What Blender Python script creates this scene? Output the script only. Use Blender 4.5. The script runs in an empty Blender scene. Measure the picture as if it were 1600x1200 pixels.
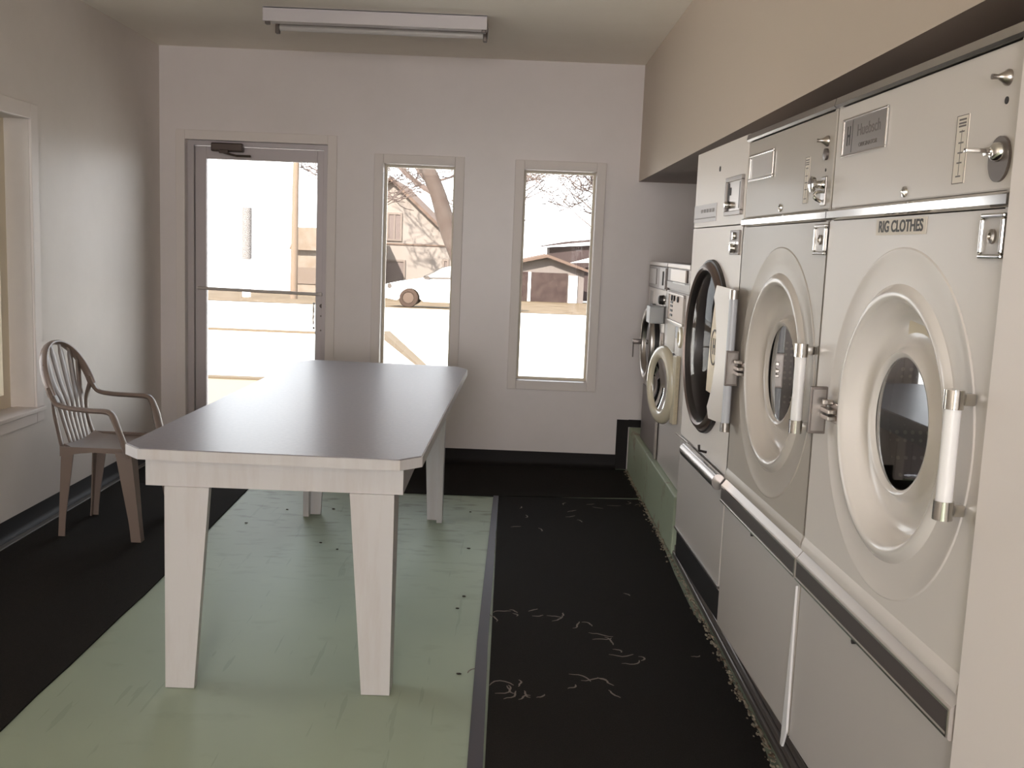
import bpy, bmesh, math, random
from mathutils import Vector, Matrix
random.seed(7)
PI = math.pi
C = bpy.context.scene.collection
scn = bpy.context.scene

# ------------------------------------------------------------ colours / materials
def lin(c):
    c = c / 255.0
    return c / 12.92 if c <= 0.04045 else ((c + 0.055) / 1.055) ** 2.4
def rgb(r, g, b, k=1.0):
    return (min(lin(r) * k, 1), min(lin(g) * k, 1), min(lin(b) * k, 1), 1)
_m = {}
def mat(name, col, rough=0.5, metal=0.0, spec=0.5, coat=0.0, noise=None, bump=None, emit=None, coat_rough=0.1):
    """noise = (scale, colour2, lo, hi, stretch) ; bump = (scale, strength)"""
    if name in _m: return _m[name]
    m = bpy.data.materials.new(name); m.use_nodes = True
    nt = m.node_tree; b = nt.nodes['Principled BSDF']
    b.inputs['Base Color'].default_value = col
    b.inputs['Roughness'].default_value = rough
    b.inputs['Metallic'].default_value = metal
    b.inputs['Specular IOR Level'].default_value = spec
    b.inputs['Coat Weight'].default_value = coat
    b.inputs['Coat Roughness'].default_value = coat_rough
    tc = nt.nodes.new('ShaderNodeTexCoord')
    if noise:
        sc, c2, lo, hi, st = noise
        mp = nt.nodes.new('ShaderNodeMapping'); mp.inputs['Scale'].default_value = st
        n = nt.nodes.new('ShaderNodeTexNoise'); n.inputs['Scale'].default_value = sc; n.inputs['Detail'].default_value = 6
        n.inputs['Roughness'].default_value = 0.65
        r = nt.nodes.new('ShaderNodeValToRGB')
        r.color_ramp.elements[0].position = lo; r.color_ramp.elements[1].position = hi
        r.color_ramp.elements[0].color = col; r.color_ramp.elements[1].color = c2
        nt.links.new(tc.outputs['Object'], mp.inputs['Vector']); nt.links.new(mp.outputs['Vector'], n.inputs['Vector'])
        nt.links.new(n.outputs['Fac'], r.inputs['Fac']); nt.links.new(r.outputs['Color'], b.inputs['Base Color'])
    if bump:
        n2 = nt.nodes.new('ShaderNodeTexNoise'); n2.inputs['Scale'].default_value = bump[0]; n2.inputs['Detail'].default_value = 5
        bp = nt.nodes.new('ShaderNodeBump'); bp.inputs['Strength'].default_value = bump[1]; bp.inputs['Distance'].default_value = 0.01
        nt.links.new(tc.outputs['Object'], n2.inputs['Vector']); nt.links.new(n2.outputs['Fac'], bp.inputs['Height'])
        nt.links.new(bp.outputs['Normal'], b.inputs['Normal'])
    if emit:
        b.inputs['Emission Color'].default_value = emit[0]; b.inputs['Emission Strength'].default_value = emit[1]
    _m[name] = m
    return m

def glass_mat(name, tint=(1, 1, 1, 1), rough=0.0, refl=1.0):
    if name in _m: return _m[name]
    m = bpy.data.materials.new(name); m.use_nodes = True
    nt = m.node_tree; nt.nodes.clear()
    o = nt.nodes.new('ShaderNodeOutputMaterial'); t = nt.nodes.new('ShaderNodeBsdfTransparent')
    g = nt.nodes.new('ShaderNodeBsdfGlossy'); g.inputs['Roughness'].default_value = rough
    t.inputs['Color'].default_value = tint
    f = nt.nodes.new('ShaderNodeFresnel'); f.inputs['IOR'].default_value = 1.5
    mu = nt.nodes.new('ShaderNodeMath'); mu.operation = 'MULTIPLY'; mu.inputs[1].default_value = refl
    mx = nt.nodes.new('ShaderNodeMixShader')
    nt.links.new(f.outputs[0], mu.inputs[0]); nt.links.new(mu.outputs[0], mx.inputs[0])
    nt.links.new(t.outputs[0], mx.inputs[1]); nt.links.new(g.outputs[0], mx.inputs[2]); nt.links.new(mx.outputs[0], o.inputs[0])
    _m[name] = m
    return m

M = {}
M['wall'] = mat('painted_wall', rgb(220, 212, 206), 0.42, spec=0.35, noise=(1.3, rgb(213, 205, 198), 0.4, 0.7, (1, 1, 1)), bump=(160, 0.04))
M['wall_back'] = mat('painted_back_wall', rgb(226, 218, 216), 0.33, spec=0.45, noise=(1.1, rgb(219, 211, 208), 0.4, 0.7, (1, 1, 1)), bump=(9, 0.03))
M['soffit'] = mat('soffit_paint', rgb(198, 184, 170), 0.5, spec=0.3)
M['ceiling'] = mat('ceiling_paint', rgb(250, 243, 232), 0.7, spec=0.2, noise=(0.8, rgb(244, 236, 224), 0.4, 0.7, (1, 1, 1)))
M['casing'] = mat('casing_paint', rgb(224, 215, 210), 0.4, spec=0.4)
M['sash'] = mat('sash_paint', rgb(214, 202, 180), 0.4)
M['black'] = mat('black_rubber', rgb(30, 26, 25), 0.6, spec=0.2)
M['lip_reflection'] = mat('lip_reflection', rgb(96, 92, 88), 0.4)
M['alu'] = mat('door_aluminium', rgb(182, 173, 173), 0.45, metal=0.2)
M['alu_dark'] = mat('dark_aluminium', rgb(84, 72, 66), 0.4, metal=0.6)
M['chrome'] = mat('chrome', rgb(215, 212, 208), 0.12, metal=1.0)
M['chrome_soft'] = mat('satin_chrome', rgb(176, 170, 166), 0.28, metal=1.0)
M['steel'] = mat('steel', rgb(180, 172, 165), 0.28, metal=1.0)
M['steel_dark'] = mat('dark_steel', rgb(118, 109, 104), 0.35, metal=0.6)
M['enamel'] = mat('white_enamel', rgb(216, 209, 204), 0.3, spec=0.22, coat=0.05, coat_rough=0.06)
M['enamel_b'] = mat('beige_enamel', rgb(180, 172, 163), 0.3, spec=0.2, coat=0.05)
M['enamel_c'] = mat('white_dryer_enamel', rgb(228, 220, 213), 0.3, spec=0.25, coat=0.05)
M['enamel_w'] = mat('bright_white_plastic', rgb(236, 234, 234), 0.28, spec=0.5)
M['enamel_grey'] = mat('pale_grey_enamel', rgb(190, 184, 180), 0.3, spec=.25, coat=0.1)
M['cream'] = mat('cream_plastic', rgb(212, 201, 176), 0.25, coat=0.3)
M['sticker'] = mat('cream_sticker', rgb(214, 202, 178), 0.5)
M['label'] = mat('label_paper', rgb(224, 215, 203), 0.55)
M['plate_grey'] = mat('brushed_name_plate', rgb(150, 143, 138), 0.35, metal=0.7)
M['ink'] = mat('black_ink', rgb(40, 34, 32), 0.5)
M['ink_soft'] = mat('grey_ink', rgb(110, 102, 98), 0.5)
M['inner_dark'] = mat('dark_interior', rgb(40, 35, 33), 0.6)
M['gasket'] = mat('black_gasket', rgb(34, 28, 27), 0.4, coat=0.1)
M['brownrim'] = mat('brown_steel_rim', rgb(112, 96, 88), 0.3, metal=0.7)
M['glass_dark'] = glass_mat('smoked_glass', (0.50, 0.48, 0.47, 1), 0.02, .55)
M['glass_clear'] = glass_mat('window_glass', (0.97, 0.97, 0.96, 1), 0.015, 1.0)
M['glass_washer'] = glass_mat('washer_glass', (0.75, 0.74, 0.72, 1), 0.03, 2.5)
M['laminate'] = mat('grey_laminate', rgb(132, 127, 132), 0.33, spec=0.85, noise=(60, rgb(124, 119, 126), 0.4, 0.6, (1, 1, 1)))
M['tablewhite'] = mat('white_table_paint', rgb(204, 200, 200), 0.42, noise=(2.5, rgb(196, 189, 187), 0.45, 0.7, (6, 6, 0.8)))
M['chair'] = mat('taupe_plastic', rgb(128, 112, 103), 0.3, spec=0.5)
M['tube'] = mat('fluorescent_tube', rgb(222, 216, 212), 0.25)
M['fixture'] = mat('fixture_enamel', rgb(208, 202, 204), 0.3)
M['rust'] = mat('crumbled_grout', rgb(170, 160, 140), 0.9, noise=(30, rgb(96, 76, 58), 0.45, 0.62, (1, 1, 1)), bump=(60, 0.6))
M['scuff'] = mat('chalky_scuff', rgb(122, 110, 102), 0.9)
M['crumb'] = mat('dark_crumb', rgb(50, 38, 32), 0.9)

# green painted floor : several noise layers
def floor_mat():
    m = bpy.data.materials.new('green_painted_floor'); m.use_nodes = True
    nt = m.node_tree; b = nt.nodes['Principled BSDF']; L = nt.links
    tc = nt.nodes.new('ShaderNodeTexCoord')
    def noise(sc, st=(1, 1, 1), det=6):
        mp = nt.nodes.new('ShaderNodeMapping'); mp.inputs['Scale'].default_value = st
        n = nt.nodes.new('ShaderNodeTexNoise'); n.inputs['Scale'].default_value = sc; n.inputs['Detail'].default_value = det
        L.new(tc.outputs['Object'], mp.inputs['Vector']); L.new(mp.outputs['Vector'], n.inputs['Vector']); return n
    def ramp(n, lo, hi, c0=(0, 0, 0, 1), c1=(1, 1, 1, 1)):
        r = nt.nodes.new('ShaderNodeValToRGB'); r.color_ramp.elements[0].position = lo; r.color_ramp.elements[1].position = hi
        r.color_ramp.elements[0].color = c0; r.color_ramp.elements[1].color = c1; L.new(n.outputs['Fac'], r.inputs['Fac']); return r
    base = ramp(noise(1.2), 0.35, 0.7, rgb(168, 179, 158), rgb(159, 170, 151))
    mott = ramp(noise(5, (1, 1.5, 1)), 0.60, 0.74)
    mx = nt.nodes.new('ShaderNodeMix'); mx.data_type = 'RGBA'
    L.new(base.outputs[0], mx.inputs['A']); mx.inputs['B'].default_value = rgb(126, 128, 108)
    ml = nt.nodes.new('ShaderNodeMath'); ml.operation = 'MULTIPLY'; ml.inputs[1].default_value = 0.25
    L.new(mott.outputs[0], ml.inputs[0]); L.new(ml.outputs[0], mx.inputs['Factor'])
    scr = ramp(noise(3.0, (9, 0.7, 1), 3), 0.655, 0.672)
    mx2 = nt.nodes.new('ShaderNodeMix'); mx2.data_type = 'RGBA'
    L.new(mx.outputs['Result'], mx2.inputs['A']); mx2.inputs['B'].default_value = rgb(122, 132, 116)
    ml2 = nt.nodes.new('ShaderNodeMath'); ml2.operation = 'MULTIPLY'; ml2.inputs[1].default_value = 0.25
    L.new(scr.outputs[0], ml2.inputs[0]); L.new(ml2.outputs[0], mx2.inputs['Factor'])
    # dirt worn in toward the far end
    sx = nt.nodes.new('ShaderNodeSeparateXYZ'); L.new(tc.outputs['Object'], sx.inputs[0])
    mr = nt.nodes.new('ShaderNodeMapRange'); mr.inputs['From Min'].default_value = 4.0; mr.inputs['From Max'].default_value = 5.8
    L.new(sx.outputs['Y'], mr.inputs['Value'])
    dn = ramp(noise(9, (0.7, 1.8, 1)), 0.54, 0.66)
    mm = nt.nodes.new('ShaderNodeMath'); mm.operation = 'MULTIPLY'; L.new(mr.outputs[0], mm.inputs[0]); L.new(dn.outputs[0], mm.inputs[1])
    m5 = nt.nodes.new('ShaderNodeMath'); m5.operation = 'MULTIPLY'; m5.inputs[1].default_value = 0.5; L.new(mm.outputs[0], m5.inputs[0])
    mx3 = nt.nodes.new('ShaderNodeMix'); mx3.data_type = 'RGBA'
    L.new(mx2.outputs['Result'], mx3.inputs['A']); mx3.inputs['B'].default_value = rgb(92, 84, 70); L.new(m5.outputs[0], mx3.inputs['Factor'])
    L.new(mx3.outputs['Result'], b.inputs['Base Color'])
    b.inputs['Roughness'].default_value = 0.52; b.inputs['Specular IOR Level'].default_value = 0.22
    return m
M['floor'] = floor_mat()
M['green_paint'] = mat('green_plinth_paint', rgb(178, 190, 166), 0.5, noise=(5, rgb(146, 122, 98), 0.58, 0.68, (1, 1, 1)))
M['carpet'] = mat('black_carpet', rgb(38, 36, 33), 0.95, spec=0.1, noise=(240, rgb(50, 44, 42), 0.45, 0.75, (1, 1, 1)), bump=(420, 0.5))
M['mat_edge'] = mat('mat_rubber_edge', rgb(64, 57, 62), 0.55)

# ------------------------------------------------------------ mesh helpers
class MB:
    def __init__(s): s.bm = bmesh.new()
    def box(s, x0, x1, y0, y1, z0, z1, bev=0.0, seg=2):
        r = bmesh.ops.create_cube(s.bm, size=1.0); vs = r['verts']
        for v in vs:
            v.co = Vector((x0 + (v.co.x + .5) * (x1 - x0), y0 + (v.co.y + .5) * (y1 - y0), z0 + (v.co.z + .5) * (z1 - z0)))
        if bev > 0:
            es = {e for v in vs for e in v.link_edges}
            bmesh.ops.bevel(s.bm, geom=list(es), offset=bev, segments=seg, affect='EDGES', profile=0.5)
        return s
    def prism(s, pts, axis, a0, a1):
        """pts 2D polygon in the two other axes (cyclic order), extruded along axis"""
        def P(p, a):
            if axis == 'z': return (p[0], p[1], a)
            if axis == 'y': return (p[0], a, p[1])
            return (a, p[0], p[1])
        A = [s.bm.verts.new(P(p, a0)) for p in pts]; B = [s.bm.verts.new(P(p, a1)) for p in pts]
        s.bm.faces.new(A); s.bm.faces.new(B[::-1])
        n = len(pts)
        for i in range(n): s.bm.faces.new((A[i], B[i], B[(i + 1) % n], A[(i + 1) % n]))
        return s
    def quad(s, a, b, c, d):
        s.bm.faces.new([s.bm.verts.new(p) for p in (a, b, c, d)]); return s
    def poly(s, pts):
        s.bm.faces.new([s.bm.verts.new(p) for p in pts]); return s
    def tube(s, path, r, n=8, cap=True, flat=None, up=(0, 0, 1)):
        """sweep an ellipse; r = number, list, or list of (ra, rb)"""
        P = [Vector(p) for p in path]; rings = []
        upv = Vector(up)
        for i, p in enumerate(P):
            t = (P[min(i + 1, len(P) - 1)] - P[max(i - 1, 0)]).normalized()
            a = t.cross(upv)
            if a.length < 1e-4: a = t.cross(Vector((1, 0, 0)))
            a.normalize(); b = a.cross(t).normalized()
            rr = r[i] if isinstance(r, (list, tuple)) and not (len(r) == 2 and not isinstance(r[0], (list, tuple)) and len(P) != 2) else r
            ra, rb = rr if isinstance(rr, (list, tuple)) else (rr, rr)
            rings.append([s.bm.verts.new(p + a * ra * math.cos(2 * PI * k / n) + b * rb * math.sin(2 * PI * k / n)) for k in range(n)])
        for i in range(len(rings) - 1):
            for k in range(n):
                s.bm.faces.new((rings[i][k], rings[i][(k + 1) % n], rings[i + 1][(k + 1) % n], rings[i + 1][k]))
        if cap: s.bm.faces.new(rings[0][::-1]); s.bm.faces.new(rings[-1])
        return s
    def lathe(s, prof, c, n=64, closed=False, sx=1.0):
        """revolve (radius, y) about the local y axis through (c.x, c.z)"""
        rings = []
        for (r, o) in prof:
            if r < 1e-5: rings.append([s.bm.verts.new((c[0], o, c[1]))] * n)
            else: rings.append([s.bm.verts.new((c[0] + r * sx * math.cos(2 * PI * k / n), o, c[1] + r * math.sin(2 * PI * k / n))) for k in range(n)])
        pr = list(range(len(rings))); 
        if closed: pr.append(0)
        for i in range(len(pr) - 1):
            A, B = rings[pr[i]], rings[pr[i + 1]]
            for k in range(n):
                q = [A[k], A[(k + 1) % n], B[(k + 1) % n], B[k]]
                u = []
                for v in q:
                    if v not in u: u.append(v)
                if len(u) > 2: s.bm.faces.new(u)
        return s
    def holed(s, x0, x1, z0, z1, c, r, o, n=64):
        """flat plate in the xz plane at y=o with a round hole"""
        I = []; O = []
        for k in range(n):
            a = 2 * PI * (k + .5) / n; dx, dz = math.cos(a), math.sin(a)
            t = min(((x1 - c[0]) / dx if dx > 0 else (x0 - c[0]) / dx) if abs(dx) > 1e-6 else 9, ((z1 - c[1]) / dz if dz > 0 else (z0 - c[1]) / dz) if abs(dz) > 1e-6 else 9)
            O.append([c[0] + dx * t, c[1] + dz * t])
        for cx in (x0, x1):
            for cz in (z0, z1):
                k = min(range(n), key=lambda i: (O[i][0] - cx) ** 2 + (O[i][1] - cz) ** 2); O[k] = [cx, cz]
        Iv = [s.bm.verts.new((c[0] + r * math.cos(2 * PI * (k + .5) / n), o, c[1] + r * math.sin(2 * PI * (k + .5) / n))) for k in range(n)]
        Ov = [s.bm.verts.new((p[0], o, p[1])) for p in O]
        for k in range(n): s.bm.faces.new((Iv[k], Iv[(k + 1) % n], Ov[(k + 1) % n], Ov[k]))
        return s
    def build(s, name, m, parent=None, smooth=False, angle=40, loc=None):
        bmesh.ops.recalc_face_normals(s.bm, faces=s.bm.faces[:])
        me = bpy.data.meshes.new(name); s.bm.to_mesh(me); s.bm.free()
        me.materials.append(M[m] if isinstance(m, str) else m)
        if smooth:
            for p in me.polygons: p.use_smooth = True
            try: me.set_sharp_from_angle(angle=math.radians(angle))
            except Exception: pass
        o = bpy.data.objects.new(name, me); C.objects.link(o)
        if parent: o.parent = parent
        if loc: o.location = loc
        return o

def spline(pts, n=6):
    P = [Vector(p) for p in pts]; out = []
    for i in range(len(P) - 1):
        p0 = P[max(i - 1, 0)]; p1 = P[i]; p2 = P[i + 1]; p3 = P[min(i + 2, len(P) - 1)]
        for k in range(n):
            t = k / n
            out.append(0.5 * ((2 * p1) + (-p0 + p2) * t + (2 * p0 - 5 * p1 + 4 * p2 - p3) * t * t + (-p0 + 3 * p1 - 3 * p2 + p3) * t ** 3))
    out.append(P[-1]); return out

def thing(name, label, cat, loc=(0, 0, 0), rotz=0, group=None):
    o = bpy.data.objects.new(name, None); C.objects.link(o); o.location = loc; o.rotation_euler = (0, 0, rotz)
    o['label'] = label; o['category'] = cat
    if group: o['group'] = group
    o.empty_display_size = 0.1
    return o
def tag(o, label, cat, group=None):
    o['label'] = label; o['category'] = cat
    if group: o['group'] = group
    return o
def struct(o): o['kind'] = 'structure'; return o

def text(name, body, size, m, parent, loc, rot, ext=0.0004, sx=1.0, align='CENTER', bold=0.0):
    cu = bpy.data.curves.new(name, 'FONT'); cu.body = body; cu.size = size; cu.extrude = ext
    cu.align_x = align; cu.align_y = 'CENTER'; cu.offset = bold
    t = bpy.data.objects.new('tmp', cu); C.objects.link(t)
    dg = bpy.context.evaluated_depsgraph_get()
    me = bpy.data.meshes.new_from_object(t.evaluated_get(dg)); bpy.data.objects.remove(t)
    me.transform(Matrix.Diagonal((sx, 1, 1, 1)))
    me.materials.clear(); me.materials.append(M[m])
    o = bpy.data.objects.new(name, me); C.objects.link(o); o.parent = parent; o.location = loc; o.rotation_euler = rot
    return o

# ------------------------------------------------------------ camera
cam_d = bpy.data.cameras.new('camera'); cam = bpy.data.objects.new('camera', cam_d); C.objects.link(cam)
pt, yw, rl = 0.13380617, 0.00488340, 0.04038427
fwd = Vector((math.sin(yw) * math.cos(pt), math.cos(yw) * math.cos(pt), -math.sin(pt)))
r0 = Vector((math.cos(yw), -math.sin(yw), 0)); u0 = r0.cross(fwd)
Rv = math.cos(rl) * r0 + math.sin(rl) * u0; Uv = -math.sin(rl) * r0 + math.cos(rl) * u0
mw = Matrix((Rv, Uv, -fwd)).transposed().to_4x4(); mw.translation = Vector((0, 0, 1.5)); cam.matrix_world = mw
cam_d.sensor_width = 36; cam_d.lens = 1578.26 / 1600 * 36; cam_d.clip_end = 500; cam_d.clip_start = 0.02
scn.camera = cam

# ------------------------------------------------------------ room shell
XL, XR, YB, YN, H = -2.39, 1.75, 6.92, -4.4, 2.735
XS, ZS = 0.832, 1.975
struct(MB().box(XL - .2, XR + .2, YN - .2, YB + .16, -0.12, 0.0).build('floor', 'floor'))
struct(MB().box(XL - .2, XR + .2, YN - .2, YB + .16, H, H + .1).build('ceiling', 'ceiling'))
struct(MB().box(XR, XR + .12, YN, YB, 0, H).build('wall_right', 'wall'))
struct(MB().box(XL, XR, YN - .12, YN, 0, H).build('wall_rear', 'wall'))
# left wall with the big window
LW = (3.15, 5.06, 0.60, 2.03)
b = MB(); x0, x1 = XL - .16, XL
b.box(x0, x1, YN, LW[0], 0, H); b.box(x0, x1, LW[1], YB, 0, H); b.box(x0, x1, LW[0], LW[1], 0, LW[2]); b.box(x0, x1, LW[0], LW[1], LW[3], H)
struct(b.build('wall_left', 'wall'))
# back wall
DR = (-2.218, -1.262, 2.135)
W1 = (-0.887, -0.405, 0.60, 2.028)
W2 = (0.060, 0.548, 0.598, 2.026)
b = MB(); y0, y1 = YB, YB + .16
xs = [XL - .16, DR[0], DR[1], W1[0], W1[1], W2[0], W2[1], XR + .12]
b.box(xs[0], xs[1], y0, y1, 0, H); b.box(xs[1], xs[2], y0, y1, DR[2], H); b.box(xs[2], xs[3], y0, y1, 0, H)
b.box(xs[3], xs[4], y0, y1, 0, W1[2]); b.box(xs[3], xs[4], y0, y1, W1[3], H); b.box(xs[4], xs[5], y0, y1, 0, H)
b.box(xs[5], xs[6], y0, y1, 0, W2[2]); b.box(xs[5], xs[6], y0, y1, W2[3], H); b.box(xs[6], xs[7], y0, y1, 0, H)
struct(b.build('wall_back', 'wall_back'))
# soffit over the machines
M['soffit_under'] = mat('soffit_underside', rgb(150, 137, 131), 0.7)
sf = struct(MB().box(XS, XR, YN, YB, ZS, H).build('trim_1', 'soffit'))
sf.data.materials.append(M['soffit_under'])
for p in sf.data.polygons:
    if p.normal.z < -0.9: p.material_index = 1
# partition at the near end of the dryers
struct(MB().box(0.762, XR, 0.9, 1.582, 0, ZS).build('wall_partition', mat('partition_paint', rgb(240, 231, 227), 0.45)))
# base boards : cove profile
def cove(name, kind, pts):
    return struct(kind)
def cove_pts(d):   # profile (out, z)
    return [(0, 0.10), (0.004, 0.102), (0.006, 0.035), (0.012, 0.018), (0.028, 0.006), (0.05, 0.003), (0.05, 0), (0, 0)]
b = MB(); b.prism([(XL + o, z) for o, z in cove_pts(1)], 'y', YN, YB); bl = struct(b.build('baseboard_left', 'black', smooth=True))
b = MB(); b.box(XL + .03, XL + .062, YN, YB - .05, 0.0005, .010, .003); b.build('lip_reflection_strip', 'lip_reflection', bl)  # lighter grey strip painted as the reflection along the cove's lower lip
b = MB(); b.prism([(YB - o, z) for o, z in cove_pts(1)], 'x', DR[1] + .07, 0.775)
b.box(0.772, 0.853, YB - .006, YB - .0002, 0.0, 0.35); b.box(0.853, 0.98, YB - .006, YB - .0002, 0.3, 0.352)
struct(b.build('baseboard_back', 'black', smooth=True))
b = MB(); b.prism([(YB - o, z) for o, z in cove_pts(1)], 'x', XL + .05, DR[0] - .07); struct(b.build('baseboard_corner', 'black', smooth=True))

def casing(parent, x0, x1, z0, z1, w, y, bottom=True, axis='y', nm='casing'):
    b = MB(); t = 0.014; e = .003
    def bx(a0, a1, c0, c1, tt=t):
        if axis == 'y': b.box(a0, a1, y - tt, y, c0, c1, e)
        else: b.box(y, y + tt, a0, a1, c0, c1, e)
    bx(x0 - w, x0, (z0 - w if bottom else z0), z1 + w); bx(x1, x1 + w, (z0 - w if bottom else z0), z1 + w)
    bx(x0, x1, z1, z1 + w)
    if bottom: bx(x0, x1, z0 - w, z0)
    return b.build(nm, 'casing', parent)
def window(name, W, ins=0.09):
    x0, x1, z0, z1 = W
    root = struct(bpy.data.objects.new(name, None)); C.objects.link(root); root.location = (0, 0, 0)
    casing(root, x0, x1, z0, z1, 0.062, YB)
    b = MB(); f = 0.016
    ya, yb_ = YB + ins, YB + ins + .03
    b.box(x0, x0 + f, ya, yb_, z0, z1); b.box(x1 - f, x1, ya, yb_, z0, z1); b.box(x0 + f, x1 - f, ya, yb_, z0, z0 + f); b.box(x0 + f, x1 - f, ya, yb_, z1 - f, z1)
    b.build('window_frame', 'sash', root)
    g = MB().box(x0 + f, x1 - f, YB + ins + .012, YB + ins + .016, z0 + f, z1 - f).build('pane', 'glass_clear', root)
    return root
window('window_1', W1); window('window_2', W2)
# big left window
root = struct(bpy.data.objects.new('window_3', None)); C.objects.link(root)
casing(root, LW[0], LW[1], LW[2], LW[3], 0.075, XL, axis='x')
b = MB(); b.box(XL - .10, XL + .03, LW[0] - .07, LW[1] + .07, LW[2] - .02, LW[2] + .003, .004); b.build('window_sill', 'casing', root)
b = MB(); xa, xb = XL - .159, XL - .12; f = .07
b.box(xa, xb, LW[0], LW[0] + f, LW[2], LW[3]); b.box(xa, xb, LW[1] - f, LW[1], LW[2], LW[3]); b.box(xa, xb, LW[0] + f, LW[1] - f, LW[2] + .004, LW[2] + f); b.box(xa, xb, LW[0] + f, LW[1] - f, LW[3] - f, LW[3])
b.build('window_frame', 'sash', root)
MB().box(XL - .142, XL - .137, LW[0] + f, LW[1] - f, LW[2] + f, LW[3] - f).build('pane', 'glass_clear', root)

# ------------------------------------------------------------ glass entrance door
root = struct(bpy.data.objects.new('door_1', None)); C.objects.link(root)
casing(root, DR[0], DR[1], 0.0, DR[2], 0.062, YB, bottom=False, nm='casing')
b = MB(); ya, yb_ = YB + .05, YB + .14
b.box(DR[0], DR[0] + .04, ya, yb_, 0, DR[2]); b.box(DR[1] - .036, DR[1], ya, yb_, 0, DR[2]); b.box(DR[0] + .04, DR[1] - .036, ya, yb_, DR[2] - .03, DR[2])
b.box(DR[0] + .04, DR[1] - .036, ya - .02, yb_, 0, .012)
b.build('door_frame', 'alu', root)
dx0, dx1, dz1 = DR[0] + .043, DR[1] - .039, DR[2] - .034
gx0, gx1, gz0, gz1 = -2.100, -1.347, 0.26, 2.018
b = MB(); ya, yb_ = YB + .075, YB + .12
b.box(dx0, gx0, ya, yb_, .02, dz1, .003); b.box(gx1, dx1, ya, yb_, .02, dz1, .003); b.box(gx0, gx1, ya, yb_, .02, gz0, .002); b.box(gx0, gx1, ya, yb_, gz1, dz1, .002)
dl = b.build('door_leaf', 'alu', root)
MB().box(gx0, gx1, YB + .095, YB + .101, gz0, gz1).build('pane', 'glass_clear', dl)
b = MB(); b.tube([(gx0 - .05, YB + .045, 1.142), (gx1 + .045, YB + .045, 1.130)], .011, 10)
b.tube([(gx0 - .045, YB + .045, 1.142), (gx0 - .045, YB + .08, 1.142)], .012, 8); b.tube([(gx1 + .04, YB + .045, 1.13), (gx1 + .04, YB + .08, 1.13)], .012, 8)
b.box(gx1 + .022, gx1 + .052, YB + .035, YB + .055, 1.118, 1.143, .005)
b.build('push_bar', mat('bar_metal', rgb(200, 190, 184), .4, metal=.2), dl, True)
b = MB(); b.lathe([(.014, YB + .08), (.014, YB + .062), (.009, YB + .058), (0, YB + .058)], (gx1 + .045, 1.05), 20)
b.lathe([(.006, YB + .08), (.006, YB + .07), (0, YB + .07)], (gx1 + .04, .98), 12); b.lathe([(.006, YB + .08), (.006, YB + .07), (0, YB + .07)], (gx1 + .04, .88), 12)
b.build('lock_cylinder', 'steel_dark', dl, True)
b = MB(); b.box(-2.052, -1.84, YB + .01, YB + .07, 2.065, 2.122, .008)
cl = b.build('door_closer', 'alu_dark', dl)
b = MB(); b.box(-1.99, -1.93, YB - .015, YB + .01, 2.05, 2.075, .004); b.tube([(-1.96, YB + .0, 2.055), (-1.87, YB - .03, 2.035), (-1.79, YB + .03, 2.04)], .008, 8)
b.build('closer_arm', 'alu_dark', cl)
# outside handle seen through the glass edge
b = MB(); b.tube(spline([(gx1 - .02, YB + .13, 1.06), (gx1 - .03, YB + .17, 1.03), (gx1 - .03, YB + .17, .92), (gx1 - .02, YB + .13, .89)], 4), .009, 8); b.build('pull_handle', 'steel', dl, True)

# ------------------------------------------------------------ ceiling light
t = thing('ceiling_light', 'white fluorescent batten light fixture on the ceiling, unlit', 'light', (-0.79, 5.82, H))
b = MB(); b.prism([(-.085, 0), (.085, 0), (.075, -.035), (.03, -.05), (-.03, -.05), (-.075, -.035)], 'x', -.60, .60)
b.build('housing', 'fixture', t)
b = MB(); b.box(-.605, .605, -.165, -.155, -.075, 0, .002); b.box(-.605, .605, .155, .165, -.06, 0, .002); b.box(-.60, .60, -.165, .165, -.006, -.0005)
b.build('reflector', 'fixture', t)
for sy in (-.12, .12):
    b = MB(); b.tube([(-.575, sy, -.05), (.575, sy, -.05)], .019, 14); b.build('tube_lamp', 'tube', t, True)
    for sx in (-1, 1):
        b = MB(); b.box(sx * .588 - .012, sx * .588 + .012, sy - .018, sy + .018, -.085, -.01, .004); b.build('lamp_holder', 'steel_dark', t)

# ------------------------------------------------------------ table
t = thing('folding_table', 'long white laundry folding table with clipped corners and a grey laminate top', 'table', (-0.75, 4.45, 0))
ox, oy = 0.75, -4.45
top = [(-1.178, 3.185), (-.332, 3.165), (-.266, 3.235), (-.226, 5.64), (-.290, 5.745), (-1.125, 5.795), (-1.19, 5.70), (-1.243, 3.255)]
def off(p, d):
    cx = sum(q[0] for q in p) / len(p); cy = sum(q[1] for q in p) / len(p)
    return [(x + (d if x < cx else -d), y + (d if y < cy else -d)) for x, y in p]
P = [(x + ox, y + oy) for x, y in top]
b = MB(); b.prism(P, 'z', .779, .8125); tt = b.build('tabletop_edge', 'tablewhite', t)
b = MB(); b.prism(off(P, .004), 'z', .8126, .8155); b.build('tabletop', 'laminate', t)
ax0, ax1, ay0, ay1 = -1.163 + ox, -.325 + ox, 3.215 + oy, 5.60 + oy
b = MB(); b.box(ax0, ax1, ay0, ay0 + .022, .688, .779); b.box(ax0, ax1, ay1 - .022, ay1, .688, .779)
b.box(ax0, ax0 + .022, ay0 + .022, ay1 - .022, .688, .779); b.box(ax1 - .022, ax1, ay0 + .022, ay1 - .022, .688, .779)
b.build('apron', 'tablewhite', t)
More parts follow.
